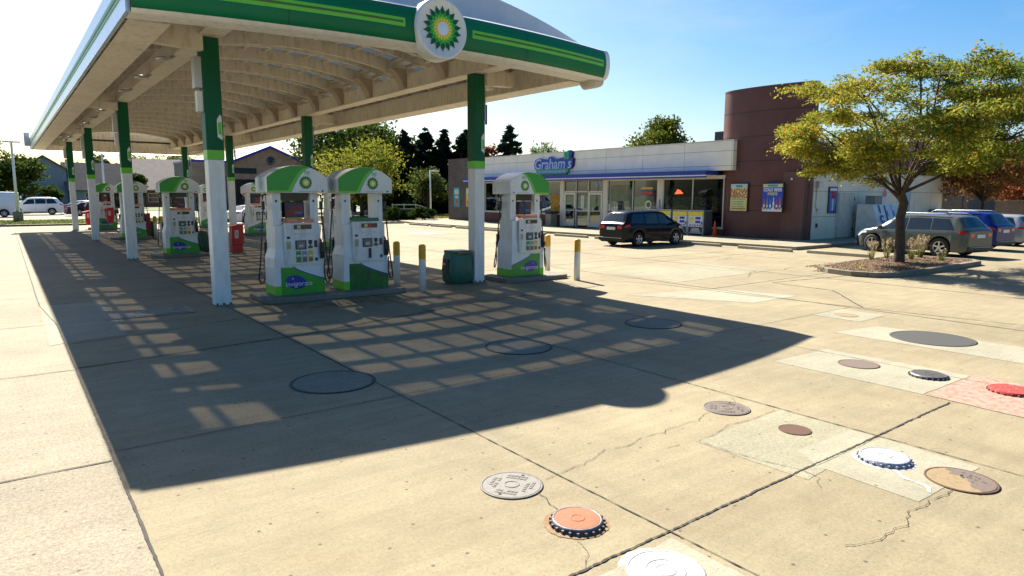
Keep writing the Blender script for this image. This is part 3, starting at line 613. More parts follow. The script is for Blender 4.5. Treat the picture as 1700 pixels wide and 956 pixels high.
# ---------------------------------------------------------------- fuel dispenser
M_poster = spray('pump-top advert picture', (.60, .12, .03), (.05, .14, .24), 6, .45, .56)
M_price = mat('price glass', (.03, .025, .02), .15)
M_silver = mat('silver panel', (.50, .52, .52), .35, metal=.3)
def curve_pts(f, a, b2, n=14): return [f(a+(b2-a)*i/n) for i in range(n+1)]
def make_pump(label, name='fuel_pump', blank=False):
    t = thing(name, label, 'fuel pump', (0, 0, 0), 0, 'white and green fuel pumps under the canopy')
    # plinth cabinet
    q = MB(); q.box((-.55, -.33, .0), (.55, .33, .62), M_white); q.build('base_cabinet', t, .012)
    # body with waist
    q = MB(); sec = [(-.55, .33, .62), (-.545, .325, .80), (-.50, .29, 1.0), (-.50, .29, 1.50)]
    rows = [[(x, -d, z), (-x, -d, z), (-x, d, z), (x, d, z), (x, -d, z)] for x, d, z in sec]; q.grid(rows, M_white, False)
    q.add([(-.5, -.29, 1.5), (.5, -.29, 1.5), (.5, .29, 1.5), (-.5, .29, 1.5)], [(0, 1, 2, 3)], M_white); q.build('body', t)
    for x in (-.5, .32):
        q = MB(); q.box((x, -.2, 1.5), (x+.18, .2, 2.2), M_white); q.box((x+.06, -.208, 2.0), (x+.10, -.2, 2.05), M_black); q.build('upright', t, .01)
    # door panel with displays
    for s in (-1, 1):
        mt = Matrix.Scale(s, 4, (0, 1, 0)) @ Matrix.Scale(s, 4, (1, 0, 0)) if s < 0 else Matrix()
        mt = Matrix.Rotation(0 if s > 0 else math.pi, 4, 'Z')
        def bx(mb, x0, x1, z0, z1, y, m, th=.01): mb.box((x0, y-th, z0), (x1, y, z1), m, mt)
        q = MB(); bx(q, -.33, .40, .66, 1.56, -.325, M_white2, .05); pnl = q.build('door_panel', t, .008)
        Y0 = -.376
        q = MB(); bx(q, -.12, .27, 1.42, 1.52, Y0, M_price, .008); bx(q, -.05, .03, 1.435, 1.505, Y0-.008, mat('price digits', (.55, .45, .25), .4), .003); bx(q, .05, .12, 1.435, 1.505, Y0-.008, M_red if blank else M_dark, .003); q.build('price_display', pnl)
        q = MB(); bx(q, -.10, .14, .98, 1.18, Y0, M_black, .012); bx(q, -.075, .115, 1.0, 1.16, Y0-.012, M_screen, .004); bx(q, -.03, .07, 1.03, 1.09, Y0-.016, mat('screen text patch', (.30, .42, .45), .3), .002); q.build('card_screen', pnl)
        for i, cc in enumerate(((.03, .28, .05), (.25, .27, .40), (.60, .45, .05))):
            q = MB(); x0 = -.09+i*.135; m_ = mat('grade label %d' % i, cc, .4)
            if blank: 
                if i == 1: bx(q, x0-.0, x0+.06, .72, .95, Y0, M_black, .02); q.build('grade_button', pnl)
                continue
            bx(q, x0, x0+.105, .70, .95, Y0, m_, .008); bx(q, x0+.015, x0+.09, .72, .80, Y0-.008, mat('button brown', (.20, .12, .06), .4), .012); bx(q, x0+.015, x0+.09, .83, .86, Y0-.008, M_white, .003); q.build('grade_button', pnl)
        q = MB(); bx(q, -.29, -.20, 1.0, 1.16, Y0, mat('instruction label', (.32, .42, .12), .5), .004); bx(q, -.285, -.205, 1.08, 1.15, Y0-.004, mat('label picture', (.35, .33, .35), .5, var=.5, vscale=30), .003)
        q.build('instruction_label', pnl); q = MB(); bx(q, -.28, -.21, 1.22, 1.27, Y0, M_black, .004); q.build('small_sticker', pnl); q = MB(); bx(q, .19, .27, 1.10, 1.18, Y0, M_black, .012); bx(q, .18, .28, 1.0, 1.05, Y0, M_dark, .012); bx(q, .21, .25, 1.04, 1.11, Y0, M_dark, .010); q.build('card_reader', pnl); q = MB()
        bx(q, .32, .385, 1.02, 1.17, Y0, M_black, .008); bx(q, .33, .385, .72, .79, Y0, M_black, .012); bx(q, .352, .362, .78, 1.03, Y0, M_silver, .004); q.build('keypad', pnl); q = MB()
        bx(q, -.11, .24, 1.305, 1.33, Y0, M_silver, .004); bx(q, .06, .075, 1.27, 1.31, Y0, M_silver, .003); bx(q, .0, .16, 1.255, 1.272, Y0, M_silver, .003); q.build('instruction_line', pnl)
        # topper advert
        q = MB(); bx(q, -.30, .36, 1.565, 1.64, -.25, mat('topper strip green', (.04, .16, .06), .5) if blank else mat('topper strip orange', (.62, .22, .12), .5, var=.4, vscale=14), .03); q.build('topper_strip', t)
        if not blank:
            q = MB(); bx(q, -.24, .18, 1.66, 2.0, -.19, M_black, .03); bx(q, -.215, .155, 1.69, 1.98, -.22, M_poster, .004)
            for k in range(4): bx(q, -.02+k*.04, .01+k*.04, 1.75, 1.80, -.224, mat('advert blue', (.04, .15, .45), .4), .002)
            q.build('advert_screen', t)
            q = MB(); bx(q, -.29, .27, 2.03, 2.28, -.12, M_dark, .02); q.build('upper_screen', t)
        # green swoosh on the plinth
        e = .334; q = MB()
        def cz(x): u = (x+.15)/.70; return .60-.30*max(0, u)**.75 if x > -.15 else .60
        xs = [-.42]+list(np.linspace(-.15, .548, 14))
        fr = [(x, cz(x)) for x in xs]
        q.add([mt @ Vector((x, -e, .005)) for x, z in fr]+[mt @ Vector((x, -e, z)) for x, z in fr], [(i, i+1, len(fr)+i+1, len(fr)+i) for i in range(len(fr)-1)], mat('grimy decal green', (.012, .13, .018), .5, var=.3, dirt=1.0) if blank else M_leafgreen)
        ln = [(x, z) for x, z in fr[1:]]
        q.add([mt @ Vector((x, -e-.001, z)) for x, z in ln]+[mt @ Vector((x+.012, -e-.001, z+.018)) for x, z in ln], [(i, i+1, len(ln)+i+1, len(ln)+i) for i in range(len(ln)-1)], M_blue)
        q.box((-.548, -e, .005), (-.42, -e+.003, .2), M_lime, mt); dec = q.build('green_swoosh', t, 0, False)
        if not blank:
            q = MB(); q.add([mt @ Vector((-.10+.23*math.cos(a)+.03*math.sin(a), -e-.003, .27+.145*math.sin(a)-.05*math.cos(a))) for a in np.linspace(0, 2*math.pi, 28, endpoint=False)], [tuple(range(28))], M_blue)
            st = [(-.17+(.032 if i % 2 == 0 else .008)*math.sin(a), .35+(.032 if i % 2 == 0 else .008)*math.cos(a)) for i, a in enumerate(np.linspace(0, 2*math.pi, 8, endpoint=False))]
            q.add([mt @ Vector((x, -e-.005, z)) for x, z in st], [tuple(range(8))], M_white); bd = q.build('badge', dec, 0, False)
            tt = text('Invigorate', .15, M_white, 'badge_lettering', None, ext=.001, shear=.15)
            tt.matrix_world = mt @ Matrix.Translation((-.04, -e-.006, .23)) @ Matrix.Rotation(R(90), 4, 'X'); tt.parent = dec
    for s in (-1, 1):
        q = MB(); q.box((s*.5506-.002, -.335, .005), (s*.5506+.002, .335, .20), M_lime); q.build('side_band', t, 0, False)
    # valance: arched top box
    W, Dp, z0, z1, zt = .66, .40, 2.2, 2.58, 2.78
    arc = [(-W, z0), (W, z0)]+[(W*math.cos(R(a)) if False else W-2*W*i/16, z1-.06+(zt-z1+.06)*(1-abs(1-i/8)**2.2)) for i, a in enumerate([0]*17)]
    q = MB(); q.prism(arc, -Dp, Dp, M_white, 'XZ'); val = q.build('valance', t, .01)
    top = lambda x: z1-.06+(zt-z1+.06)*(1-abs(x/W)**2.2)
    for s in (-1, 1):
        mt = Matrix.Rotation(0 if s > 0 else math.pi, 4, 'Z'); q = MB()
        sw_ = lambda u: (-.20+.50*u**1.0, None)
        # green area bounded by a rising curve from the foot to the crown
        n_ = 20; cur = [(-.18+.46*(i/n_), z0+.012+(top(.28)-z0-.012)*math.sin(i/n_*math.pi/2)**.9) for i in range(n_+1)]
        for (dx, m_, dy) in ((0.035, M_lblue, .0012), (.022, M_lime, .0024), (-.055, M_leafgreen, .0036)):
            c2 = [(min(x+dx, W-.004), min(z, top(min(x+dx, W-.004))-.004)) for x, z in cur]
            L = [(-W+.004, z0+.004+(top(-W+.004)-z0-.03)*(i/n_)) for i in range(n_+1)]
            # polygon fan: foot, curve, crown back along the arch
            back = [(x, top(x)-.006) for x in np.linspace(c2[-1][0], -W+.006, 18)]
            poly = [(-W+.006, z0+(.006 if m_ is not M_leafgreen else .05))]+[(x, max(z, z0+(.006 if m_ is not M_leafgreen else .05))) for x, z in c2]+back
            q.add([mt @ Vector((x, -Dp-dy, z)) for x, z in poly], [tuple(range(len(poly)))], m_)
        q.build('valance_swoosh', val, 0, False)
        q = MB(); helios(q, .17, z0+.22, .15, -Dp-.004); 
        q.v = [tuple(mt @ Vector(v)) for v in q.v]; q.build('sunflower_emblem', val, 0, False)
        tt = text('bp', .13, M_leafgreen, 'valance_lettering', None, ext=.001); tt.matrix_world = mt @ Matrix.Translation((.21, -Dp-.002, z0+.445)) @ Matrix.Rotation(R(90), 4, 'X'); tt.parent = val
        q = MB(); q.box((.0, -Dp-.0015, z0+.03), (.44, -Dp, z0+.036), M_black, mt); q.box((.52, -Dp-.0015, z0+.025), (.56, -Dp, z0+.06), M_black, mt); q.build('number_mark', val, 0, False)
    q = MB(); q.add([(-W-.0015, -.25, z0+.01), (-W-.0015, .25, z0+.01), (-W-.0015, .25, top(W*.995)-.01), (-W-.0015, -.25, top(W*.995)-.01)], [(0, 1, 2, 3)], mat('pale green side', (.32, .50, .42), .4))
    q.add([(-W-.003, .13*math.cos(a), z0+.19+.13*math.sin(a)*1.1) for a in np.linspace(0, 2*math.pi, 24, endpoint=False)], [tuple(range(24))], mat('side swirl blue', (.08, .20, .42), .4)); q.build('side_badge', val, 0, False)
    # hoses and nozzles, one each end
    for s in (-1, 1):
        q = MB(); x = s*.60
        q.tube([(s*.52, -.12*s, 2.17), (x, -.12*s, 2.15), (x, -.12*s, 2.0)], .022, M_black, 8); q.box((x-.03, -.12*s-.03, 1.84), (x+.03, -.12*s+.03, 2.02), M_black)
        pts = [(x, -.12*s, 1.85), (x+s*.03, -.14*s, 1.5), (x+s*.06, -.17*s, 1.0), (x+s*.10, -.2*s, .55), (x+s*.11, -.24*s, .34), (x+s*.05, -.32*s, .22), (x-s*.04, -.38*s, .27), (x-s*.08, -.4*s, .5), (x-s*.055, -.39*s, .74)]
        sm = []
        for i in range(len(pts)-1):
            p0, p1, p2, p3 = [Vector(pts[max(0, min(len(pts)-1, i+k))]) for k in (-1, 0, 1, 2)]
            for u in (0, .25, .5, .75): sm.append(.5*((2*p1)+(p2-p0)*u+(2*p0-5*p1+4*p2-p3)*u*u+(3*p1-p0-3*p2+p3)*u**3))
        sm.append(Vector(pts[-1])); q.tube(sm, .016, M_black, 8); q.build('hose', t)
        q = MB(); xn = s*.50; yn = -s*.36
        q.box((xn-.045, yn-.03 if s > 0 else yn-.03, .76), (xn+.045, yn+.03, 1.12), M_black)
        q.box((xn-.035, yn-s*.03-.035, .80), (xn+.035, yn-s*.03+.035, .92), M_rubber); q.tube([(xn, yn, 1.1), (xn-s*.02, yn+s*.05, 1.2)], .02, M_black, 8); q.build('nozzle', t, .01)
    return t
P0 = make_pump('twin pump nearest the first column with lit advert screen and nozzle', blank=False)
P0.location = (5.09, 14.75, .12)
P1 = make_pump('twin pump with dark stained foot and blank topper standing next to the bollards', blank=True); P1.location = (6.62, 14.68, .12)
def mirrored(label, loc):
    r = dup(P0, loc, 0, label)
    # decal and badges flipped end for end
    for ch in list(r.children):
        nm = ch.name.split('.')[0]
        if nm in ('green_swoosh', 'valance', 'side_badge'):
            for obj_ in [ch]+list(ch.children_recursive):
                if obj_.name.split('.')[0] in ('green_swoosh', 'valance_swoosh', 'badge', 'sunflower_emblem', 'side_badge', 'number_mark'):
                    me = obj_.data.copy(); me.transform(Matrix.Scale(-1, 4, (1, 0, 0))); me.flip_normals(); obj_.data = me
                elif 'lettering' in obj_.name:
                    # mirror its place, keep it readable
                    mw = obj_.matrix_basis.copy(); mw.translation.x = -mw.translation.x; obj_.matrix_basis = mw
    return r
mirrored('lone white pump on its own island on the shop side of the canopy', (11.25, 14.5, .12))
dup(P0, (5.17, 27.2, .12), 0, 'fuel pump standing beside the second white and green column')
dup(P0, (5.2, 38.6, .12), 0, 'fuel pump beside the third column, half hidden by the second')
dup(P0, (5.2, 49.6, .12), 0, 'farthest fuel pump, by the fourth column near the street')
mirrored('fuel pump seen through the gap between the twin pumps', (11.25, 27.1, .12))
mirrored('fuel pump in front of the white car, beside the third shop-side column', (11.25, 38.6, .12))
mirrored('farthest shop-side pump, seen just past the first column', (11.25, 49.6, .12))

# ---------------------------------------------------------------- bollards, bins, red service boxes
def make_bollard(label, loc, first=None):
    if first: return dup(first, loc, None, label)
    t = thing('bollard', label, 'bollard', loc, 0, 'white bollards with yellow tops')
    q = MB(); q.lathe([(.0, 0), (.085, 0), (.085, .78)], M_white, n=20); q.build('post', t)
    q = MB(); q.lathe([(.086, .78), (.086, 1.08), (.075, 1.11), (.04, 1.13), (0, 1.135)], M_yellow, n=20); q.build('yellow_top', t)
    return t
B0 = make_bollard('white and yellow bollard standing next to the stained twin pump', (7.84, 15.2, 0))
make_bollard('white and yellow bollard in front, between the twin pumps and green bin', (7.87, 13.95, 0), B0)
make_bollard('lone bollard in sunlight just outside the canopy, past the lone pump', (12.37, 13.42, 0), B0)
make_bollard('bollard standing behind the lone pump on the shop side', (12.9, 15.3, 0), B0)
make_bollard('bollard behind the first column beside a green bin', (6.36, 27.6, 0), B0)
make_bollard('bollard of the far pair beside the second-row pump hose', (6.2, 38.7, 0), B0)
make_bollard('second bollard of the far pair, next to the far green bin', (6.45, 38.4, 0), B0)
M_bin = mat('bin green', (.03, .12, .075), .5, var=.15, dirt=.3)
def make_bin(label, loc, first=None):
    if first: return dup(first, loc, None, label)
    t = thing('waste_bin', label, 'bin', loc, 0, 'green waste bins by the pumps')
    q = MB(); secs = [(.28, .26, 0), (.34, .31, .06), (.36, .33, .35), (.33, .30, .70), (.29, .26, .82)]; rows = []
    for a, b2, z in secs:
        r = []; 
        for k in range(25):
            th = 2*math.pi*k/24; ca, sa = math.cos(th), math.sin(th)
            r.append((a*math.copysign(abs(ca)**.45, ca), b2*math.copysign(abs(sa)**.45, sa), z))
        rows.append(r)
    q.grid(rows, M_bin); q.build('body', t)
    q = MB(); q.box((-.27, -.24, .80), (.27, .24, .86), M_bin); q.box((-.18, -.15, .86), (.18, .15, .865), M_black); q.build('lid', t, .02)
    q = MB(); q.box((-.372, -.12, .25), (-.355, .12, .65), M_black); q.box((-.376, .02, .5), (-.37, .12, .54), M_white); q.build('side_opening', t, .005)
    q = MB(); q.box((-.20, -.338, .80), (.28, -.26, .83), mat('bin stain brown', (.22, .09, .04), .6)); q.build('towel_tray', t)
    return t
W0 = make_bin('green waste bin against the first shop-side column', (9.40, 14.8, 0))
make_bin('green waste bin half hidden behind the first column', (6.0, 28.2, 0), W0)
make_bin('green waste bin between the second column and second-row pump', (6.0, 39.2, 0), W0)
def make_red(label, loc, rz=0, first=None, s=1.):
    if first: o = dup(first, loc, rz, label); o.scale = (s, s, s); return o
    t = thing('red_display_box', label, 'red box', loc, rz, 'red display boxes on the pump islands')  # plain red promotional display box with a white label
    q = MB(); q.prism([(-.22, .30), (-.19, 1.02), (.24, 1.12), (.24, .30)], -.22, .22, M_red, 'XZ'); q.box((-.24, -.25, 1.02), (.26, .25, 1.05), M_red, Matrix.Translation((0, 0, .28)) @ Matrix.Rotation(R(-13), 4, 'Y') @ Matrix.Translation((0, 0, -.26))); q.build('body', t, .012)
    q = MB(); q.box((-.10, -.236, .55), (.04, -.221, .86), M_white)
    for k in range(5): q.box((-.07, -.24, .585+k*.05), (.01, -.2365, .61+k*.05), M_red)
    q.build('label_plate', t)
    q = MB(); q.box((-.2, -.2, 0), (.2, .2, .30), M_red); q.build('pedestal', t, .01)
    return t
R0 = make_red('red box with white label leaning out behind the first column', (7.32, 27.9, 0))
make_red('red box beside the foot of the second column', (5.75, 39.1, .0), 0, R0, 1.15)
make_red('small red box on the farthest pump by the third column', (5.3, 48.6, .45), 0, R0, .85)
make_red('small red box by the far column near the dark parked cars', (4.3, 50.2, .3), 0, R0, .8)
# ---------------------------------------------------------------- tank covers in the concrete
def metal_cover(name, c, c2, sc=30, rust=.4):
    return spray(name, c2, c, sc, .5, .5+rust*.5)
M_cast = metal_cover('worn grey cast iron', (.40, .37, .33), (.22, .17, .13), 40)
M_castdark = metal_cover('dark cast iron', (.075, .075, .07), (.13, .11, .09), 60)
M_castpink = metal_cover('brown cast iron', (.26, .19, .15), (.14, .10, .085), 50)
M_rust = metal_cover('rusted iron', (.17, .075, .035), (.10, .045, .025), 40)
M_tan = metal_cover('tan scuffed iron', (.45, .32, .16), (.28, .18, .10), 22)
M_rim = mat('cover rim', (.13, .115, .10), .7, metal=.3, var=.3, vscale=20)
M_orcov = spray('orange worn cover paint', (.68, .20, .09), (.60, .28, .17), 26, .30, .5)
M_whcov = mat('white cover paint', (.37, .37, .40), .55, var=.16, vscale=15, bump=.4, bscale=30)
M_redcov = spray('red worn cover paint', (.60, .04, .03), (.40, .30, .25), 26, .34, .48)
def cover(label, loc, r, m, rim=M_rim, cat='tank cover', marks=None, raised=0., holes=0, rz=0., name='tank_cover', dirt_ring=None, ringc=None):
    t = thing(name, label, cat, (*loc, .006), rz, 'round fuel tank covers set in the concrete')
    if raised:
        q = MB(); q.lathe([(r*1.02, -.006), (r*1.0, .012), (r*.95, .024)], ringc or mat('bolted collar', (.05, .045, .07), .5, metal=.5, var=.3), n=40); q.lathe([(r*.95, .024), (r*.93, .034), (r*.87, .036), (r*.85, .031)], ringc or mat('worn collar edge', (.15, .14, .14), .5, metal=.3, var=.5, vscale=25), n=40)
        for k in range(22):
            a = 2*math.pi*k/22; mt = Matrix.Rotation(a, 4, 'Z') @ Matrix.Translation((r*.995, 0, 0)); q.box((-.010, -.008, -.004), (.012, .008, .020), ringc or M_rim, mt)
        q.build('bolt_collar', t)
        q = MB(); q.lathe([(r*.86, .031), (r*.84, .034), (r*.80, .035), (0, .0355)], m, n=40); q.lathe([(r*.30, .0358), (r*.28, .039), (r*.22, .039), (r*.20, .0358)], m, n=24); top_ = .055; q.build('lid', t)
    else:
        q = MB(); q.lathe([(r*1.03, -.004), (r*1.03, .003), (r*.965, .004), (r*.955, -.001)], rim, n=48); q.build('rim', t)
        q = MB(); q.lathe([(r*.955, .0), (r*.94, .004), (0, .0045)], m, n=48, smooth=False); q.build('lid', t); top_ = .0045
    if marks:
        q = MB()
        if marks == 'hatch':
            q.lathe([(r*.26, top_+.001), (r*.25, top_+.004), (r*.22, top_+.004), (r*.21, top_+.001)], M_rim, n=28)
            for (a, w) in ((R(35), .30), (R(125), .32), (R(215), .30), (R(305), .34)):
                for row in (0, 1):
                    for k in range(6):
                        if random.random() < .15: continue
                        mt = Matrix.Rotation(a, 4, 'Z') @ Matrix.Translation(((.5+row*.16)*r, (-w+k*w*.4)*r, 0)); q.box((-.05*r, -.045*r, top_), (.05*r, .045*r, top_+.003), M_rim, mt)
        if marks == 'half':
            P = [(r*.93*math.cos(a), r*.93*math.sin(a), top_+.001) for a in np.linspace(R(-115), R(55), 22)]; e_ = P[0]; f_ = P[-1]; P += [(f_[0]+(e_[0]-f_[0])*u+random.uniform(-.03, .03)-.03*math.sin(9*u), f_[1]+(e_[1]-f_[1])*u+random.uniform(-.02, .02), top_+.001) for u in np.linspace(.04, .96, 16)]
            q.add(P+[( -.05*r, -.2*r, top_+.001), (.1*r, .1*r, top_+.001), (.2*r, .45*r, top_+.001)][::-1][:0], [tuple(range(len(P)))], M_castpink)
            for k in range(16):
                a, b2 = random.uniform(-1.2, .6), random.uniform(.2, .7); mt = Matrix.Translation((r*b2*math.cos(a), r*b2*math.sin(a), 0)) @ Matrix.Rotation(.6, 4, 'Z'); q.box((-.012, -.01, top_+.001), (.012, .01, top_+.004), M_rim, mt)
        if marks == 'ring':
            for rr in (.55, .3): q.lathe([(r*rr, top_), (r*(rr-.02), top_+.004), (r*(rr-.05), top_+.004), (r*(rr-.07), top_)], m, n=36)
        q.build('raised_marking', t, 0, False)
    for k in range(holes):
        q = MB(); a = R(25)+math.pi*k; q.disc((r*.80*math.cos(a), r*.80*math.sin(a)), r*.055, M_black, 14, top_+.003); q.build('pick_hole', t, 0, False)
    if dirt_ring:
        q = MB(); n_ = 46; rr = [r*(1.14+.07*random.random()+.10*max(0, math.sin(2*math.pi*k/n_*1.0-1.2))) for k in range(n_)]
        q.add([(rr[k]*math.cos(2*math.pi*k/n_), rr[k]*math.sin(2*math.pi*k/n_), -.002) for k in range(n_)], [tuple(range(n_))], dirt_ring); q.build('stain', t, 0, False)
    return t
cover('worn grey tank cover with raised lettering blocks, nearest the canopy shadow edge', (3.07, 4.05), .245, M_cast, marks='hatch', holes=2)
M_ruststain = spray('rust stain on concrete', (.36, .17, .055), (.46, .35, .20), 18, .36, .60)
cover('orange painted tank cover with raised bolted collar and rust stain', (3.07, 3.28), .19, M_orcov, raised=1, dirt_ring=M_ruststain)
def collar_text(s, loc, r, dy, sz=.05):
    pass
cover('white painted flat tank cover at the bottom edge of the pavement', (3.09, 2.50), .235, M_whcov, rim=M_whcov, marks='ring', dirt_ring=spray('white overspray', (.68, .66, .62), (.54, .48, .36), 14, .36, .56))
cover('small rusty brown cover on the speckled repair slab', (6.1, 3.40), .15, M_rust, rim=M_rust)
cover('brown tank cover with raised marks beside the speckled slab corner', (6.14, 4.22), .24, M_castpink, marks='hatch', holes=1)
cover('white painted raised tank cover with bolted collar on the pale slab', (6.04, 2.52), .21, M_whcov, raised=1, dirt_ring=spray('white overspray', (.68, .66, .62), (.54, .48, .36), 14, .36, .56), ringc=mat('white chipped collar', (.26, .26, .31), .5, var=.5, vscale=40))
cover('tan tank cover half worn to brown beside the white raised cover', (6.09, 1.94), .255, M_tan, rim=M_rust, marks='half', rz=R(-10))
cover('brown flat cover on the long pale slab near the dark raised one', (9.28, 4.31), .255, M_castpink, rim=M_rust)
cover('dark raised tank cover with bolted collar on the long pale slab', (9.39, 3.47), .22, M_castdark, raised=1)
cover('red painted raised tank cover in a patch of red overspray', (9.43, 2.58), .24, M_redcov, raised=1, ringc=M_redcov)
cover('large dark grey round cover on the pale slab in the sun', (11.99, 4.43), .60, M_castdark, rim=M_castdark)
cover('tiny pale cover in a square pale slab by the canopy shadow tip', (13.0, 6.36), .22, M_tan, rim=M_patch)
M_shcov = concrete('filled cover concrete', (.36, .34, .28), 0, .3, .5)
cover('large concrete filled cover in the shadow below the first column', (3.09, 7.74), .50, M_shcov, rim=M_castdark)
cover('large concrete filled cover in shadow, middle one of its row', (6.12, 7.92), .50, M_shcov, rim=M_castdark)
cover('large concrete filled cover in shadow near its sunlit tip', (9.26, 7.99), .50, M_shcov, rim=M_castdark)
# white paint dribble, trench cover
q = MB(); ribbon(q, [(5.86, 2.36), (5.78, 2.25), (5.72, 2.05), (5.62, 2.0)], .035, mat('white dribble', (.36, .35, .33), .8), .5, .006, .03, .02); q.build('paint_dribble', pave, 0, False)
t = thing('trench_cover', 'rectangular steel trench cover with pale concrete border in the shade', 'drain cover', (2.1, 14.4, .004))
q = MB(); q.box((-.75, -.42, 0), (.75, .42, .012), M_patch); q.build('frame', t, .006)
for k in range(3):
    q = MB(); q.box((-.68+k*.46, -.34, .012), (-.26+k*.46, .34, .02), M_cast); q.box((-.5+k*.46, -.05, .02), (-.44+k*.46, .05, .023), M_black); q.build('plate', t)

# ---------------------------------------------------------------- the shop
FX = 31.3
M_brickd = tiled('dark brown brick', (.12, .085, .065), (.085, .06, .05), (.15, .13, .11), .22, .075, .010, 'YZ')
M_brickdx = tiled('dark brown brick end', (.12, .085, .065), (.085, .06, .05), (.15, .13, .11), .22, .075, .010, 'XZ')
M_redbrick = tiled('red sill brick', (.16, .045, .03), (.12, .035, .03), (.10, .07, .06), .22, .075, .010, 'YZ')
M_panel = tiled('cream fascia panel', (.86, .78, .62), (.83, .75, .60), (.32, .28, .22), 3.1, .78, .012, 'YZ', .5, .06, 0)
M_panelx = tiled('cream side panel', (.80, .72, .56), (.77, .69, .54), (.25, .22, .17), 2.3, 1.28, .012, 'XZ', .5, .06, 0)
M_tower = mat('maroon tower cladding', (.105, .032, .024), .55, var=.16, vscale=1.2, dirt=.2)
M_brown = mat('brown parapet', (.13, .06, .045), .7, var=.1)
M_awn = mat('royal blue awning', (.012, .03, .26), .45, var=.08)
shop = thing('corner_shop', 'single-storey shop with cream fascia, blue awning and curved maroon tower', 'shop', (FX, 32, 0))
def SB(mb, name, parent=shop, bevel=0, fix=True):
    mb.v = [(v[0]-FX, v[1]-32, v[2]) for v in mb.v]; return mb.build(name, parent, bevel, fix)
q = MB(); q.box((FX+.05, 17.8, .15), (FX+.35, 22.4, 3.5), M_brown)          # behind the tower
q.box((47.4, 18.1, .15), (47.7, 48, 5.0), M_panelx); q.box((FX+.3, 47.7, .15), (47.4, 48, 5.0), M_brickdx)
SB(q, 'rear_wall')
q = MB(); q.box((31.95, 17.8, .15), (47.7, 18.1, 3.55), M_panelx); q.box((31.95, 17.76, 3.50), (47.74, 18.14, 3.58), M_cream); SB(q, 'side_wall')
q = MB(); q.box((32.2, 18.3, 3.58), (47.4, 18.6, 5.05), M_brown); q.box((32.2, 18.26, 5.05), (47.4, 18.64, 5.12), M_steel); SB(q, 'side_parapet')
q = MB(); q.box((FX+.0, 18.6, 4.7), (47.4, 47.7, 4.8), M_steel); SB(q, 'roof')
q = MB(); q.box((FX-.4, 21.62, 3.66), (FX, 46.6, 5.2), M_panel); q.box((FX-.43, 21.6, 5.18), (FX+.1, 46.65, 5.25), M_alu); SB(q, 'fascia')
q = MB(); q.box((FX-1.15, 22.75, 3.42), (FX-.0, 46.5, 3.655), M_awn); q.box((FX-1.18, 22.72, 3.36), (FX-1.1, 46.5, 3.42), M_white2); q.box((FX-1.14, 22.75, 3.27), (FX-1.06, 46.5, 3.36), M_awn); q.box((FX-1.06, 22.75, 3.38), (FX, 46.5, 3.419), M_cream); SB(q, 'awning')
# brick end block
q = MB(); q.box((FX-.06, 45.2, .15), (FX+.3, 50.6, 5.25), M_brickd); q.box((FX-.1, 45.15, 5.25), (FX+.34, 50.64, 5.32), M_brown); q.box((FX+.3, 50.3, .15), (47, 50.6, 5.25), M_brickdx); SB(q, 'brick_block')
# sill walls
q = MB(); q.box((FX-.02, 35.75, .15), (FX+.25, 45.2, .92), M_redbrick); q.box((FX-.06, 35.75, .92), (FX+.25, 45.2, .98), M_alu); SB(q, 'sill_wall')
q = MB(); q.box((FX-.02, 22.3, .15), (FX+.25, 31.3, .50), M_redbrick); q.box((FX-.04, 22.3, .50), (FX+.25, 31.3, .55), M_alu); SB(q, 'sill_wall')
# window bays
def window(y0, y1, z0, z1, mull=()):
    q = MB(); w = .06
    q.box((FX, y0, z0), (FX+.12, y1, z0+w), M_alu); q.box((FX, y0, z1-w), (FX+.12, y1, z1), M_alu)
    for y in (y0, y1-w, *[m_-w/2 for m_ in mull]): q.box((FX-.004, y, z0), (FX+.124, y+w, z1), M_alu)
    f = SB(q, 'window'); q = MB(); q.add([(FX+.06, y0+.03, z0+.03), (FX+.06, y1-.03, z0+.03), (FX+.06, y1-.03, z1-.03), (FX+.06, y0+.03, z1-.03)], [(0, 1, 2, 3)], M_glass)
    g = SB(q, 'pane', None, 0, False); g.parent = f
window(22.36, 26.6, .55, 3.28, (24.45,)); window(27.0, 31.2, .55, 3.28, (29.0,)); window(35.8, 40.3, .98, 3.28, (38.0,)); window(40.7, 45.1, .98, 3.28, (43.0,))
q = MB(); q.box((FX-.03, 26.6, .15), (FX+.2, 27.0, 3.34), M_alu); q.box((FX-.03, 31.2, .15), (FX+.2, 31.55, 3.34), M_alu); q.box((FX-.03, 35.45, .15), (FX+.2, 35.8, 3.34), M_alu); q.box((FX-.03, 40.3, .98), (FX+.2, 40.7, 3.34), M_alu); q.box((FX-.02, 22.3, 3.28), (FX+.2, 45.2, 3.42), M_alu); SB(q, 'window_surround')
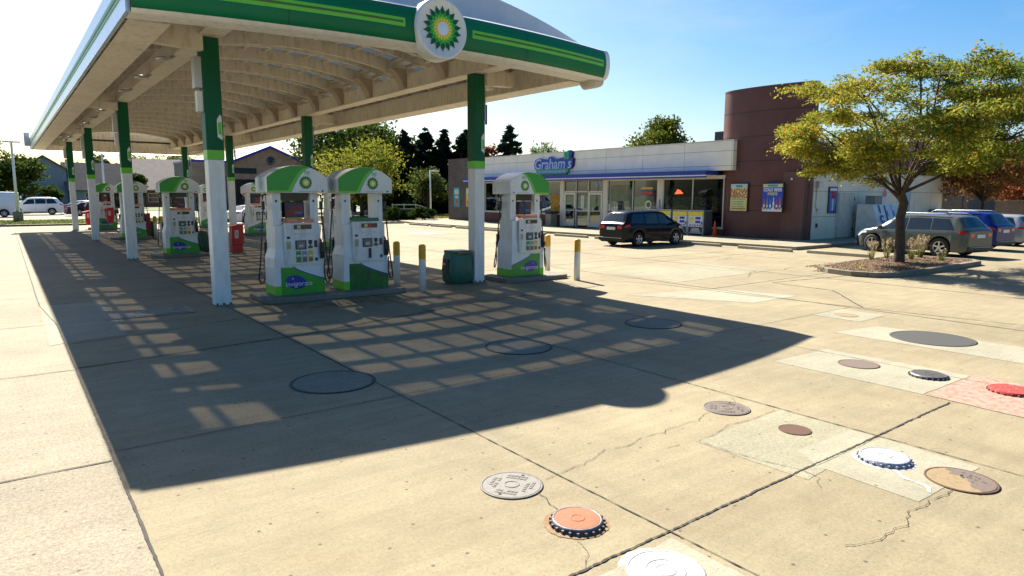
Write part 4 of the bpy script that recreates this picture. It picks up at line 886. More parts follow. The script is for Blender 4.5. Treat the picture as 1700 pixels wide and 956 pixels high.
# entrance: two glazed doors either side of a fixed panel, transoms above
q = MB()
for y in (31.55, 32.95, 34.15, 35.39): q.box((FX-.01, y, .15), (FX+.12, y+.06, 3.28), M_alu)
q.box((FX-.01, 31.55, 2.50), (FX+.12, 35.45, 2.58), M_alu); q.box((FX-.005, 33.0, 1.22), (FX+.11, 34.15, 1.28), M_alu); f = SB(q, 'entrance_frame')
q = MB(); q.add([(FX+.07, 31.6, 2.55), (FX+.07, 35.4, 2.55), (FX+.07, 35.4, 3.28), (FX+.07, 31.6, 3.28)], [(0, 1, 2, 3)], M_glass); q.add([(FX+.07, 33.0, .15), (FX+.07, 34.15, .15), (FX+.07, 34.15, 2.5), (FX+.07, 33.0, 2.5)], [(0, 1, 2, 3)], M_glass); g = SB(q, 'pane', None, 0, False); g.parent = f
for (a, b2) in ((31.63, 32.93), (34.23, 35.37)):
    q = MB()
    for y in (a, b2-.14): q.box((FX-.03, y, .2), (FX+.03, y+.14, 2.48), M_alu)
    q.box((FX-.03, a+.14, .2), (FX+.03, b2-.14, .50), M_alu); q.box((FX-.03, a+.14, 2.34), (FX+.03, b2-.14, 2.48), M_alu); q.box((FX-.02, a+.14, 1.25), (FX+.02, b2-.14, 1.30), M_alu)
    d = SB(q, 'door'); q = MB(); q.add([(FX, a+.14, .5), (FX, b2-.14, .5), (FX, b2-.14, 2.34), (FX, a+.14, 2.34)], [(0, 1, 2, 3)], M_glass); g = SB(q, 'pane', None, 0, False); g.parent = d
    q = MB(); q.tube([(FX-.07, (b2-.2), .95), (FX-.07, (b2-.2), 1.5)], .014, M_steel, 8); g = SB(q, 'handle', None); g.parent = d
# interior
M_int = mat('interior wall', (.16, .13, .10), .9); M_intf = mat('interior floor', (.22, .20, .17), .5)
q = MB(); q.box((FX+.3, 22.4, .14), (40, 47.6, .16), M_intf); q.box((40, 22.4, .15), (40.1, 47.6, 4.6), M_int); q.box((FX+.3, 22.4, 3.35), (40, 47.6, 3.40), mat('interior ceiling', (.30, .29, .27), .9)); q.box((FX+.26, 22.3, .15), (40, 22.4, 3.5), M_int); SB(q, 'interior_shell')
goods = [mat('goods %d' % i, c_, .5) for i, c_ in enumerate(((.5, .06, .03), (.6, .4, .05), (.05, .15, .4), (.1, .3, .08), (.5, .5, .48), (.35, .12, .3)))]
for k, (x, y0, y1, h) in enumerate(((33.2, 23, 26.2, 1.5), (34.5, 27.4, 31, 1.6), (33.4, 36.2, 39.8, 1.7), (33.6, 41, 44.6, 1.6), (37.5, 24, 45, 2.2))):
    t = thing('shop_shelf', ['shelf of goods behind the window above the gas cages', 'shelf of goods behind the windows next to the entrance', 'shelf of goods behind the bay beyond the doors', 'shelf of goods behind the window next to the brick wall', 'long rear shelf of goods deep inside the shop'][k], 'shelf', (x, (y0+y1)/2, .16), 0, 'goods shelves inside the shop')
    q = MB(); L = (y1-y0)/2; q.box((-.25, -L, 0), (.25, L, .1), M_dark); q.box((.0, -L, .1), (.03, L, h), M_dark)
    for z in np.arange(.45, h, .36): q.box((-.24, -L, z), (.24, L, z+.02), M_steel)
    q.build('rack', t); q = MB()
    for z in np.arange(.1, h-.1, .36):
        y = -L+.05
        while y < L-.2:
            w = random.uniform(.08, .25); q.box((-.22, y, z+.024), (-.02, y+w, z+random.uniform(.15, .3)), random.choice(goods)); y += w+random.uniform(.01, .08)
    o = q.build('goods', t); o['kind'] = 'stuff'
# posters in windows
M_pp = [mat('window paper', (.55, .56, .50), .7), spray('faded window poster', (.20, .32, .16), (.42, .40, .30), 3, .4, .6), mat('sign blue bar', (.03, .10, .3), .5), mat('sign red bar', (.5, .03, .03), .5), mat('sign yellow bar', (.65, .42, .03), .5), spray('orange yellow poster', (.70, .22, .02), (.75, .55, .06), 5, .42, .58)]
def wposter(y0, y1, z0, z1, m_, label, cat='poster', x=FX+.045):
    q = MB(); q.box((x, y0, z0), (x+.008, y1, z1), m_); o = q.build('window_poster'); 
    return tag(o, label, cat, 'posters on the shop glass')
wposter(29.4, 30.9, 1.95, 2.95, M_pp[1], 'large faded green poster in the shop window beside the doors')
wposter(30.3, 30.8, .95, 1.4, M_pp[0], 'white paper sheet low in the window behind the black car')
wposter(30.95, 31.12, 1.3, 1.75, M_pp[0], 'narrow white notice at the window edge beside the door post')
wposter(36.0, 36.9, 1.0, 2.3, M_pp[5], 'orange and yellow poster in the window next to the bin')
wposter(33.4, 33.75, 1.4, 2.3, M_pp[0], 'pair of white notices on the fixed glass between the doors')
wposter(34.5, 34.95, .55, 1.1, M_pp[4], 'small yellow poster low on the glass door by the bin')
wposter(31.9, 32.5, .9, 1.5, mat('green yellow notice', (.45, .55, .12), .6), 'yellow green notice low on the glass door nearer the car')
t = thing('striped_sign', 'hanging window sign with yellow, blue and red stripes', 'sign', (FX+.05, 27.9, 2.6))
for k, m_ in enumerate((M_pp[3], M_pp[2], M_pp[4])): q = MB(); q.box((-.0, -.45, -.22+k*.15), (.01, .45, -.10+k*.15), m_); q.build('stripe', t)
q = MB(); q.lathe([(.16, 0), (.19, .006), (.24, .006), (.26, 0)], mat('sign ring pale', (.7, .68, .55), .5), (FX+.04, 27.75, 1.75), 28, 'X'); tag(q.build('ring_sign'), 'pale ring shaped sign in the shop window under the striped sign', 'sign')
q = MB(); q.prism([(25.15, 2.42), (25.75, 2.40), (25.55, 2.66), (25.35, 2.60)], FX+.035, FX+.05, mat('red neon', (.6, .03, .01), .4, emit=(1, .06, .02), estr=1.3), 'YZ'); tag(q.build('neon_sign'), 'glowing red neon sign in the window over the gas cages', 'sign')
# tower: tall curved screen wall
arc = [(31.55, 22.75), (31.33, 22.3), (31.22, 21.7), (31.17, 21.0), (31.18, 20.3), (31.26, 19.5), (31.40, 18.7), (31.60, 18.05), (31.75, 17.72)]
def smooth(p, k=4):
    out = []
    for i in range(len(p)-1):
        p0, p1, p2, p3 = [Vector((*p[max(0, min(len(p)-1, i+j))], 0)) for j in (-1, 0, 1, 2)]
        for u in np.linspace(0, 1, k, endpoint=False): v = .5*((2*p1)+(p2-p0)*u+(2*p0-5*p1+4*p2-p3)*u*u+(3*p1-p0-3*p2+p3)*u**3); out.append((v.x, v.y))
    return out+[p[-1]]
A = smooth(arc)
q = MB(); B_ = [(x+.28, y) for x, y in A]
levels = [.15, 1.55, 2.83, 4.1, 5.35, 6.6, 7.82]
for a, b2 in zip(levels[:-1], levels[1:]):
    q.grid([[(x, y, a+.018), (x, y, b2-.018)] for x, y in A], M_tower)
q.grid([[(x+.02, y, .15), (x+.02, y, 7.82)] for x, y in A], M_black)
q.grid([[(x, y, .15), (x, y, 7.82)] for x, y in B_], M_tower)
q.grid([[(x-.02, y, 7.82), (x+.30, y, 7.82)] for x, y in A], M_brown); q.grid([[(x-.02, y, 7.76), (x-.02, y, 7.82)] for x, y in A], M_brown)
for i in (0, -1): q.add([(*A[i], .15), (*B_[i], .15), (*B_[i], 7.82), (*A[i], 7.82)], [(0, 1, 2, 3)], M_tower)
SB(q, 'tower_wall', fix=False)
q = MB(); q.lathe([(0, -.05), (.05, -.05), (.07, 0), (0, .01)], M_white2, (31.3, 18.45, 3.15), 14, 'X'); SB(q, 'tower_light')
# rooftop unit
q = MB(); q.box((33, 23.6, 5.0), (34, 24.4, 5.95), M_black); q.box((33.2, 23.8, 4.8), (33.4, 24.0, 5.0), M_steel); tag(q.build('rooftop_unit', bevel=.03), 'small black air unit on the shop roof near the tower', 'air unit')
# framed posters on the tower and brick
def framed(label, y0, y1, z0, z1, x, face, ang=0, build=None, name='framed_poster', fr=M_black):
    t = thing(name, label, 'poster', (x, (y0+y1)/2, (z0+z1)/2), ang, 'framed posters on the shop walls'); W, H = (y1-y0)/2, (z1-z0)/2
    # local frame: face looks to -Y after rotation of -90 deg about Z
    q = MB(); q.box((-W-.05, -.06, -H-.05), (W+.05, 0, H+.05), fr); q.build('frame', t, .006)
    q = MB(); q.box((-W, -.066, -H), (W, -.0605, H), face); q.build('sheet', t)
    if build: build(t, W, H)
    return t
M_cyan = mat('poster teal', (.05, .30, .34), .5); M_py = mat('poster pale yellow', (.62, .58, .24), .5); M_pb = mat('poster blue', (.015, .05, .42), .4)
M_brt = mat('poster brown red', (.42, .08, .03), .5); M_pg = mat('poster green text', (.10, .30, .10), .5)
def hiring(t, W, H):
    q = MB(); q.box((-W+.02, -.07, H*.72), (W-.02, -.067, H*.97), mat('pale sky band', (.45, .58, .60), .5)); q.build('header', t, 0, False)
    text('NOW', .40, M_brt, 'lettering', t, (0, -.07, H*.44), FACE_Y, .002, bold=.008); text('HIRING', .31, M_brt, 'lettering', t, (0, -.07, H*.10), FACE_Y, .002, bold=.008)
    q = MB(); 
    for k, w in enumerate((.8, .75, .62, .70)): 
        x = -W*w
        while x < W*w-.05: l_ = random.uniform(.04, .12); q.box((x, -.069, -H*.16-k*.13), (min(x+l_, W*w), -.067, -H*.16-k*.13+.05), M_pg); x += l_+.025
    x = -W*.8
    while x < W*.75: l_ = random.uniform(.05, .12); q.box((x, -.069, -H*.88), (x+l_, -.067, -H*.88+.07), M_brt); x += l_+.02
    q.box((-.20, -.072, H*.76), (.20, -.0705, H*.92), M_cyan); q.build('small_print', t, 0, False)
def beer(t, W, H):
    q = MB(); q.box((-W+.01, -.07, H*.74), (W-.01, -.067, H*.97), M_py); q.box((-.3, -.072, H*.78), (.3, -.0705, H*.94), M_cyan); q.build('header', t, 0, False)
    text('COLD BEER', .215, M_white, 'lettering', t, (0, -.07, H*.55), FACE_Y, .002, bold=.007); text('INSIDE', .20, M_py, 'lettering', t, (0, -.07, H*.27), FACE_Y, .002, bold=.006)
    cols_ = [M_orange, mat('bottle green', (.04, .35, .18), .3), M_lblue, M_white, M_red, mat('bottle amber', (.45, .16, .02), .3)]
    q = MB(); q.add([(-W+.01, -.0675, -H+.01), (W-.01, -.0675, -H+.01), (W-.01, -.0675, -H*.72), (W*.4, -.0675, -H*.80), (0, -.0675, -H*.72), (-W*.5, -.0675, -H*.82), (-W+.01, -.0675, -H*.70)], [tuple(range(7))], M_white)
    for k in range(6):
        x = -W*.8+k*W*.32; h = .50+.1*(k % 2); z = -H*.85
        q.prism([(x-.055, z), (x+.055, z), (x+.055, z+h*.55), (x+.02, z+h*.75), (x+.02, z+h), (x-.02, z+h), (x-.02, z+h*.75), (x-.055, z+h*.55)], -.074, -.069, cols_[k], 'XZ'); q.box((x-.05, -.0765, z+.12), (x+.05, -.0745, z+.24), M_py if k % 2 else M_white)
    q.build('bottle_pictures', t, 0, False)
framed('yellow NOW HIRING poster in a black frame on the maroon tower', 20.78, 21.78, 1.52, 2.93, 31.14, M_py, R(-90), hiring)
framed('blue COLD BEER INSIDE poster with bottles in a black frame on the tower', 18.75, 19.95, 1.52, 2.93, 31.19, M_pb, R(-97), beer)
def price(t, W, H):
    q = MB(); q.box((-W*.8, -.07, H*.3), (W*.8, -.067, H*.85), mat('poster mint', (.5, .62, .5), .5)); q.lathe([(0, 0), (W*.55, 0), (W*.55, .003), (0, .003)], M_orange, (0, -.071, -H*.55), 18, 'Y'); q.box((-W*.6, -.07, -H*.1), (W*.6, -.067, H*.15), M_py); q.build('picture', t, 0, False)
framed('teal poster in a frame near the far end of the brick wall', 48.75, 49.6, 1.30, 2.86, FX-.06, M_cyan, R(-90), price, fr=M_cyan)
framed('yellow poster on the brick wall partly hidden by the first shop-side column', 46.9, 47.7, 1.30, 2.86, FX-.06, mat('poster mustard', (.6, .42, .08), .5), R(-90), price, fr=M_brown)
def drinks(t, W, H):
    q = MB(); q.box((-W*.9, -.07, H*.75), (W*.9, -.067, H*.95), M_white); q.lathe([(0, 0), (W*.5, 0), (W*.5, .003), (0, .003)], M_red, (0, -.071, H*.45), 18, 'Y')
    for k in range(3): q.box((-W*.7+k*W*.5, -.07, -H*.85), (-W*.7+k*W*.5+W*.3, -.067, H*.1), (M_lblue, M_white, M_cyan)[k])
    q.build('picture', t, 0, False)
framed('narrow blue drinks poster on the cream side wall by the door', 33.65, 34.4, 1.5, 2.75, 17.8, M_pb, 0, drinks).location = (34.05, 17.8, 2.12)
framed('pale blue poster on the side wall partly behind the tree trunk', 42.3, 43.1, 1.5, 2.75, 17.8, mat('poster light blue', (.30, .52, .62), .5), 0, None).location = (42.55, 17.8, 2.15)
# side door
q = MB(); q.box((34.62, 17.74, .16), (36.3, 17.80, 2.50), mat('cream door', (.54, .49, .39), .5)); q.box((34.7, 17.72, .18), (36.22, 17.745, 2.42), mat('cream door leaf', (.60, .55, .45), .5)); d = SB(q, 'side_door', bevel=.004)
q = MB()
for z in (.5, 1.3, 2.1): q.box((36.2, 17.70, z), (36.26, 17.74, z+.16), M_black)
q.box((34.8, 17.69, 1.1), (34.86, 17.72, 1.2), M_steel); g = SB(q, 'hinge', None); g.parent = d
q = MB(); q.box((32.35, 17.60, 2.75), (32.75, 17.8, 3.05), M_steel); q.tube([(32.45, 17.76, 2.75), (32.45, 17.76, 1.75), (32.7, 17.76, 1.5)], .02, M_steel, 8); q.box((32.6, 17.68, 1.45), (32.85, 17.8, 1.68), M_white2); SB(q, 'wall_conduit')
q = MB()
for x in (32.6, 35.3): q.box((x, 17.76, .75), (x+.14, 17.8, .95), M_black)
q.box((43.9, 17.7, 3.0), (44.0, 17.8, 3.1), M_white2); SB(q, 'wall_outlet')
# shop sign
t = thing('shop_sign', "blue and green Graham's shop sign on the cream fascia", 'sign', (FX-.42, 36.0, 4.4), R(-90))
pts = [(-1.95, -.32), (1.75, -.32), (2.0, -.15), (2.05, .35), (1.85, .42), (1.95, .75), (1.75, .92), (1.45, .88), (1.30, .50), (.3, .36), (-.15, .55), (-.45, .56), (-.55, .38), (-1.0, .42), (-1.5, .50), (-1.95, .38), (-2.1, .0)]
q = MB(); q.prism([(x*1.02+.04, z-.02) for x, z in pts], -.05, -.01, M_black, 'XZ'); q.prism(pts, -.14, -.05, mat('sign royal blue', (.008, .035, .30), .35), 'XZ'); q.build('sign_body', t, .01)
q = MB(); q.prism([(-1.80, -.68), (1.35, -.68), (1.62, -.5), (1.62, -.30), (-1.80, -.30)], -.16, -.04, mat('sign green', (.03, .33, .10), .35), 'XZ'); q.build('green_plate', t, .01)
text("Graham", 1.02, mat('sign letter edge', (.36, .48, .64), .4), 'lettering', t, (-.38, -.145, .02), FACE_Y, .02, shear=.12, bold=.012)
text("s", 1.0, MATS['sign letter edge'], 'lettering', t, (1.72, -.145, .02), FACE_Y, .02, shear=.12, bold=.012)
text('FINE FOODS & LIQUOR', .24, MATS['sign letter edge'], 'plate_lettering', t, (-.1, -.165, -.49), FACE_Y, .004) if False else None
q = MB()
for a in (0, 90, 180, 270): q.prism([(1.42+.17*math.cos(R(a+45))+.15*math.cos(u), .58+.17*math.sin(R(a+45))+.15*math.sin(u)) for u in np.linspace(0, 2*math.pi, 16, endpoint=False)], -.175, -.145, mat('clover green', (.04, .38, .16), .4), 'XZ')
q.build('clover', t, 0, False)
q = MB(); x = -1.6
while x < 1.3: l_ = random.uniform(.05, .10); q.box((x, -.168, -.58), (x+l_, -.161, -.40), MATS['sign letter edge']); x += l_+.05
q.build('plate_lettering', t, 0, False)

# ---------------------------------------------------------------- in front of the shop
M_gcage = mat('cage grey', (.36, .36, .35), .5, metal=.3); M_yl = mat('cage yellow label', (.75, .58, .03), .5)
def cage(label, loc, first=None):
    if first: return dup(first, loc, None, label)
    t = thing('gas_cage', label, 'gas cage', loc, R(-90), 'propane exchange cages below the shop window'); W = .53
    q = MB(); q.box((-W, .05, .08), (W, .75, 1.30), mat('cage shadowed inside', (.10, .10, .10), .7)); q.build('cabinet', t)
    q = MB()
    for x in (-W, W-.05, ): q.box((x, -.02, .0), (x+.05, .05, 1.36), M_gcage)
    q.box((-W, -.02, 1.30), (W, .78, 1.36), M_gcage); q.box((-W, -.02, .08), (W, .05, .14), M_gcage)
    q.prism([(-.35, .14), (.35, .14), (.22, .40), (-.22, .40)], -.01, .04, M_gcage, 'XZ'); q.build('frame', t, .006)
    q = MB(); q.box((-W+.05, -.03, 1.06), (W-.05, -.005, 1.28), M_yl); q.box((-W+.06, -.03, .46), (W-.06, -.005, 1.05), mat('cage label white', (.62, .66, .72), .5)); q.box((-.38, -.034, .72), (-.14, -.031, 1.0), M_yl); q.box((.0, -.034, .86), (.34, -.031, 1.0), M_blue); q.box((.0, -.034, .66), (.34, -.031, .80), M_blue)
    for k in range(5): q.box((-.40+k*.17, -.034, .51), (-.30+k*.17, -.031, .58), M_red if k % 2 else M_blue)
    q.build('label_panel', t)
    q = MB(); q.box((.40, -.06, .60), (.46, -.035, .72), M_black); q.build('padlock', t)
    return t
C0 = cage('propane cage at the tower end of the row beside the cone', (30.45, 23.5, .15))
cage('second propane cage along from the orange cone', (30.45, 24.58, .15), C0)
cage('third propane cage, just above the bonnet of the black car', (30.45, 25.75, .15), C0)
cage('fourth propane cage, mostly hidden behind the black car', (30.45, 26.83, .15), C0)
t = thing('traffic_cone', 'orange traffic cone against the foot of the maroon tower', 'cone', (30.75, 22.45, .15))
q = MB(); q.lathe([(0, 0), (.14, .03), (.025, .80), (.02, .82), (0, .82)], M_orange, n=20); q.build('cone_body', t)
q = MB(); q.box((-.18, -.18, 0), (.18, .18, .035), M_orange); q.build('base', t, .01)
t = thing('litter_bin', 'tan concrete litter bin with dark lid beside the shop doors', 'bin', (30.9, 36.3, .15))
q = MB(); q.box((-.3, -.3, 0), (.3, .3, .85), mat('tan bin', (.26, .23, .18), .8, var=.15)); q.build('body', t, .02)
q = MB(); q.box((-.33, -.33, .85), (.33, .33, 1.02), M_dark); q.build('lid', t, .03)
q = MB(); q.tube([(30.1, 33.0, .15), (30.1, 33.0, 1.45)], .03, M_black, 10); q.box((30.0, 32.9, .15), (30.2, 33.1, .17), M_black); tag(q.build('steel_post'), 'thin black post on the sidewalk in front of the doors', 'post')
t = thing('floor_mat', 'dark mat laid on the sidewalk in front of the shop doors', 'mat', (30.2, 33.6, .152)); q = MB(); q.box((-.8, -1.6, 0), (.8, 1.6, .012), M_rubber); q.build('mat_body', t)
t = thing('thermometer', 'small red and white thermometer on the pillar between windows', 'sign', (FX-.04, 26.8, 1.8)); q = MB(); q.box((-.01, -.07, -.35), (.0, .07, .35), M_white); q.box((-.016, -.04, -.2), (-.011, .04, .3), M_red); q.build('thermometer_body', t)
# ice merchandiser
t = thing('ice_freezer', 'cream ice freezer with ICE lettering against the side wall', 'ice freezer', (37.35, 16.9, .15)); W = 1.35
M_ice = mat('ice box cream', (.80, .76, .68), .5)
q = MB(); q.prism([(-.85, 0), (.55, 0), (.55, 1.75), (-.25, 1.75)], -W, W, M_ice, 'YZ'); q.build('cabinet', t, .02)
sl = math.atan2(.6, 1.75)
q = MB(); mt = Matrix.Translation((0, -.87, 0)) @ Matrix.Rotation(-sl, 4, 'X')
for x0, x1 in ((-.15, .50), (.58, 1.23)): q.box((x0, -.03, .75), (x1, .0, 1.78), mat('freezer door white', (.62, .68, .78), .3), mt); q.box((x0+.05, -.045, 1.2), (x0+.09, -.03, 1.5), M_black, mt)
q.box((-.20, -.01, .70), (-.155, .005, 1.82), M_black, mt); q.box((.51, -.01, .70), (.57, .005, 1.82), M_black, mt); q.build('door', t)
o = text('I\nC\nE', .55, mat('ice blue lettering', (.02, .09, .45), .4), 'lettering', t, (-.80, -.56, .98), (R(90)-sl, 0, 0), .006, bold=.03)
q = MB(); q.box((-1.0, -.2, 1.75), (-.2, .3, 2.2), mat('condenser grey', (.20, .22, .20), .6)); q.build('condenser', t, .01)
t = thing('snow_sign', 'round topped white and pink sign standing on the ice freezer', 'sign', (37.7, 16.9, 1.92)); q = MB()
q.prism([(-.3, 0), (.3, 0), (.34, .35)]+[(.34*math.cos(a), .5+.34*math.sin(a)) for a in np.linspace(0, math.pi, 14)]+[(-.34, .35)], -.04, 0, mat('sign pale', (.6, .62, .66), .5), 'XZ'); q.prism([(.25*math.cos(a), .55+.2*math.sin(a)) for a in np.linspace(0, 2*math.pi, 18, endpoint=False)], -.05, -.041, mat('sign pink', (.55, .18, .2), .5), 'XZ'); q.build('sign_board', t)

# ---------------------------------------------------------------- wheel stops
M_stop = concrete('wheel stop concrete', (.66, .60, .47), .0, .3, .35)
def make_stop(x, y, ang, label, first=None, L=1.75):
    if first: return dup(first, (x, y, 0), ang, label)
    q = MB(); q.prism([(-.09, 0), (.09, 0), (.06, .13), (-.06, .13)], -L/2, L/2, M_stop, 'YZ'); q.v = [(v[1], v[0], v[2]) for v in q.v]
    q = MB(); q.prism([(-.09, 0), (.09, 0), (.06, .13), (-.06, .13)], -L/2, L/2, M_stop, 'XZ')
    o = q.build('wheel_stop', None, .02); o.location = (x, y, 0); o.rotation_euler = (0, 0, ang); return tag(o, label, 'wheel stop', 'concrete wheel stops along the shop kerb')
S0 = make_stop(26.0, 19.9, R(2), 'concrete wheel stop just past the front of the black car')
S0.data.transform(Matrix.Scale(1.45, 4, (0, 1, 0)))
make_stop(26.0, 16.4, R(1), 'concrete wheel stop between the black car and the tree island', S0)
make_stop(26.2, 13.3, R(0), 'concrete wheel stop ending behind the planted tree island', S0)
for y, l in ((24.6, 'wheel stop facing the shop windows beyond the black car'), (27.8, 'wheel stop in front of the doors, nearer the car'), (31.2, 'wheel stop beside the thin post by the doors'), (34.6, 'wheel stop in line with the litter bin'), (38.0, 'wheel stop seen behind the lone pump'), (41.3, 'wheel stop behind the first shop-side column'), (44.4, 'wheel stop in front of the brick wall, near its posters')):
    make_stop(25.2-(y-24)*.02, y, R(3), l, S0)
for x, y, l in ((24.2, 48.2, 'wheel stop at the corner by the light pole'), (21.4, 49.0, 'wheel stop in front of the dark hedge'), (18.4, 49.7, 'wheel stop at the end of the hedge by the twin pumps')):
    make_stop(x, y, R(80), l, S0)
# ---------------------------------------------------------------- vehicles
M_cglass = mat('car glass', (.012, .016, .018), .04, spec=.8, var=.02); M_tyre = mat('tyre rubber', (.014, .014, .015), .8, bump=.3)
M_alloy = mat('alloy wheel', (.55, .56, .57), .3, metal=.7, var=.05); M_tail = mat('tail lamp red', (.50, .015, .012), .15, coat=.5); M_well = mat('wheel well', (.006, .006, .006), .95)
M_head = mat('head lamp', (.55, .57, .58), .08, coat=.8); M_trim = mat('car lower trim', (.02, .02, .021), .6); M_plate = mat('number plate', (.55, .58, .62), .4)
def carpaint(name, c, metal=.35): return mat(name, c, .16, metal=metal*.4, var=.03, coat=.12, spec=.15)
def interp(tab, x):
    xs = [t[0] for t in tab]; return float(np.interp(x, xs, [t[1] for t in tab]))
def make_car(name, label, loc, rz, paint, L, W, H, kind='suv', group='cars parked around the shop', wb=None, wr=.35, cat='car', mirror=True):
    t = thing(name, label, cat, loc, rz, group); wb = wb or L*.595; xf, xr = wb/2+.05, -wb/2+.05
    hx, tx = L/2, -L/2
    if kind == 'suv': roof = [(tx, .62*H), (tx+.05, .66*H), (tx+.18, .70*H), (tx+.52, .955*H), (tx+.8, .985*H), (-.25, H), (.35, .985*H), (.62, .955*H), (1.28, .665*H), (1.5, .635*H), (hx-.45, .575*H), (hx-.12, .50*H), (hx-.02, .42*H), (hx, .38*H)]
    elif kind == 'mpv': roof = [(tx, .60*H), (tx+.04, .64*H), (tx+.14, .68*H), (tx+.42, .945*H), (tx+.75, .985*H), (-.1, H), (.4, .985*H), (.68, .95*H), (1.42, .67*H), (1.6, .64*H), (hx-.35, .57*H), (hx-.10, .50*H), (hx-.02, .42*H), (hx, .38*H)]
    elif kind == 'van': roof = [(tx, .95*H), (tx+.05, .98*H), (0, H), (hx-1.7, .97*H), (hx-.8, .56*H), (hx-.15, .46*H), (hx, .35*H)]
    else: roof = [(tx, .60*H), (tx+.06, .66*H), (tx+.6, .70*H), (tx+1.3, .95*H), (-.2, H), (.3, .985*H), (.55, .95*H), (1.25, .66*H), (1.4, .64*H), (hx-.4, .56*H), (hx-.1, .48*H), (hx, .38*H)]
    belt = [(tx, .60*H), (tx+.3, .63*H), (0, .60*H), (1.2, .585*H), (hx-.4, .53*H), (hx, .36*H)]
    hw = [(tx, .40*W), (tx+.06, .455*W), (tx+.25, .485*W), (tx+.8, .5*W), (0, .5*W), (hx-.9, .495*W), (hx-.35, .465*W), (hx-.1, .40*W), (hx, .32*W)]
    sill = .22
    def sec(x):
        w = interp(hw, x); zr = interp(roof, x); zb = min(interp(belt, x), zr-.015); zs = sill+(.05 if abs(x) > L/2-.12 else 0)
        for xw in (xf, xr):
            d = abs(x-xw)
            if d < wr*1.17: zs = max(zs, wr+math.sqrt((wr*1.17)**2-d*d))
        zs = min(zs, zb-.14); g = max(0, min(1, (zr-zb)/(.30*H))); wtop = w*(.965-.21*g); zm = zb-.10
        wheelb = 1.0
        P = [(w*.955, zs), (w*1.0, max(zs+.06, .33*H)), (w*1.0, max(zs+.09, zm)), (w*.975, zb), (wtop+.01, zb+(zr-zb)*.86-.0), (wtop*.90, zr-.012*g-.004), (wtop*.5, zr+.012), (0, zr+.018)]
        return P
    xs = sorted(set([round(v, 3) for v in list(np.linspace(tx, hx, 70))+[tx+.02, hx-.02]+[xw+s*wr*1.17 for xw in (xf, xr) for s in (-1, 1)]+[xw+s*wr*1.172 for xw in (xf, xr) for s in (-1, 1)]]))
    q = MB()
    for s in (1, -1): q.grid([[(x, s*y, z) for y, z in sec(x)] for x in xs], paint)
    for x in (tx, hx): P = sec(x); q.add([(x, y, z) for y, z in P]+[(x, -y, z) for y, z in P[::-1]], [tuple(range(2*len(P)))], paint)
    body = q.build('body', t)
    wd = body.modifiers.new('edge', 'WEIGHTED_NORMAL') if False else None
    q = MB(); q.box((tx+.12, -W/2+.14, sill-.02), (hx-.12, W/2-.14, .40*H), M_well); q.build('underbody', t)
    def surf(x, u, off=.006):
        P = sec(x); i = min(int(u), len(P)-2); f = u-i; y = P[i][0]*(1-f)+P[i+1][0]*f; z = P[i][1]*(1-f)+P[i+1][1]*f
        dy, dz = P[i+1][0]-P[i][0], P[i+1][1]-P[i][1]; n_ = math.hypot(dy, dz) or 1
        return y+off*dz/n_, z-off*dy/n_
    def sidepatch(nm, lo, hi, m, s, u0=3.1, u1=3.92, off=.007, n_=10, par=None):
        """patch between slanted front/rear limits given as (x at u0, x at u1)"""
        rows = []
        for i in range(n_+1):
            r = []
            for k in range(5):
                f = k/4; a = lo[0]+(lo[1]-lo[0])*f; b2 = hi[0]+(hi[1]-hi[0])*f; x = a+(b2-a)*i/n_; y, z = surf(x, u0+(u1-u0)*f, off); r.append((x, s*y, z))
            rows.append(r)
        q = MB(); q.grid(rows, m); return q.build(nm, par or t, 0, False)
    def toppatch(nm, x0, x1, m, w0=.80, w1=.86, off=.008):
        rows = []
        for i in range(13):
            x = x0+(x1-x0)*i/12; P = sec(x); zr = interp(roof, x); dz = (interp(roof, x+.02)-interp(roof, x-.02))/.04; n_ = math.hypot(1, dz); ff = w0+(w1-w0)*i/12; ye = P[5][0]*ff/.86
            r = []
            for k in range(9):
                v = -1+2*k/8; ay = abs(v)*ye; z = float(np.interp(ay, [P[7][0], P[6][0], P[5][0]], [P[7][1], P[6][1], P[5][1]])); r.append((x-dz/n_*off, v*ye, z+off/n_))
            rows.append(r)
        q = MB(); q.grid(rows, m); return q.build(nm, t, 0, False)
    if kind == 'suv': sw = [((tx+.50, tx+.78), (-.98, -.95)), ((-.92, -.90), (-.02, -.02)), ((.05, .05), (1.18, .58))]; rear = (tx+.19, tx+.49)
    elif kind == 'mpv': sw = [((tx+.42, tx+.62), (-.85, -.86)), ((-.78, -.80), (.10, .08)), ((.17, .15), (1.30, .66))]; rear = (tx+.15, tx+.40)
    elif kind == 'van': sw = [((hx-1.75, hx-1.75), (hx-.95, hx-1.45))]; rear = None
    else: sw = [((tx+.85, tx+1.3), (-.42, -.42)), ((-.36, -.36), (.3, .3)) if False else ((-.36, -.36), (1.12, .5))]; rear = (tx+.66, tx+1.26)
    for s in (1, -1):
        for lo, hi in sw: sidepatch('side_window', lo, hi, M_cglass, s)
        sidepatch('sill_trim', (xr+wr*1.25, xr+wr*1.25), (xf-wr*1.25, xf-wr*1.25), M_trim, s, .02, .35, .008)
        for x in ((-.15, -.8) if kind != 'van' else (hx-1.6,)):
            hp = sidepatch('door_handle', (x, x), (x+.2, x+.2), paint, s, 2.35, 2.75, .025)
        for x in ((sw[0][1][0]+.03, sw[1][1][0]+.03) if len(sw) > 1 else ()):
            sidepatch('door_gap', (x, x), (x+.012, x+.012), M_black, s, .4, 3.0, .003)
        if kind != 'van': sidepatch('tail_lamp', (tx+.03, tx+.10), (tx+.34, tx+.30), M_tail, s, 2.05, 3.0, .012)
        else: sidepatch('tail_lamp', (tx+.01, tx+.01), (tx+.12, tx+.12), M_tail, s, 2.05, 3.0, .012)
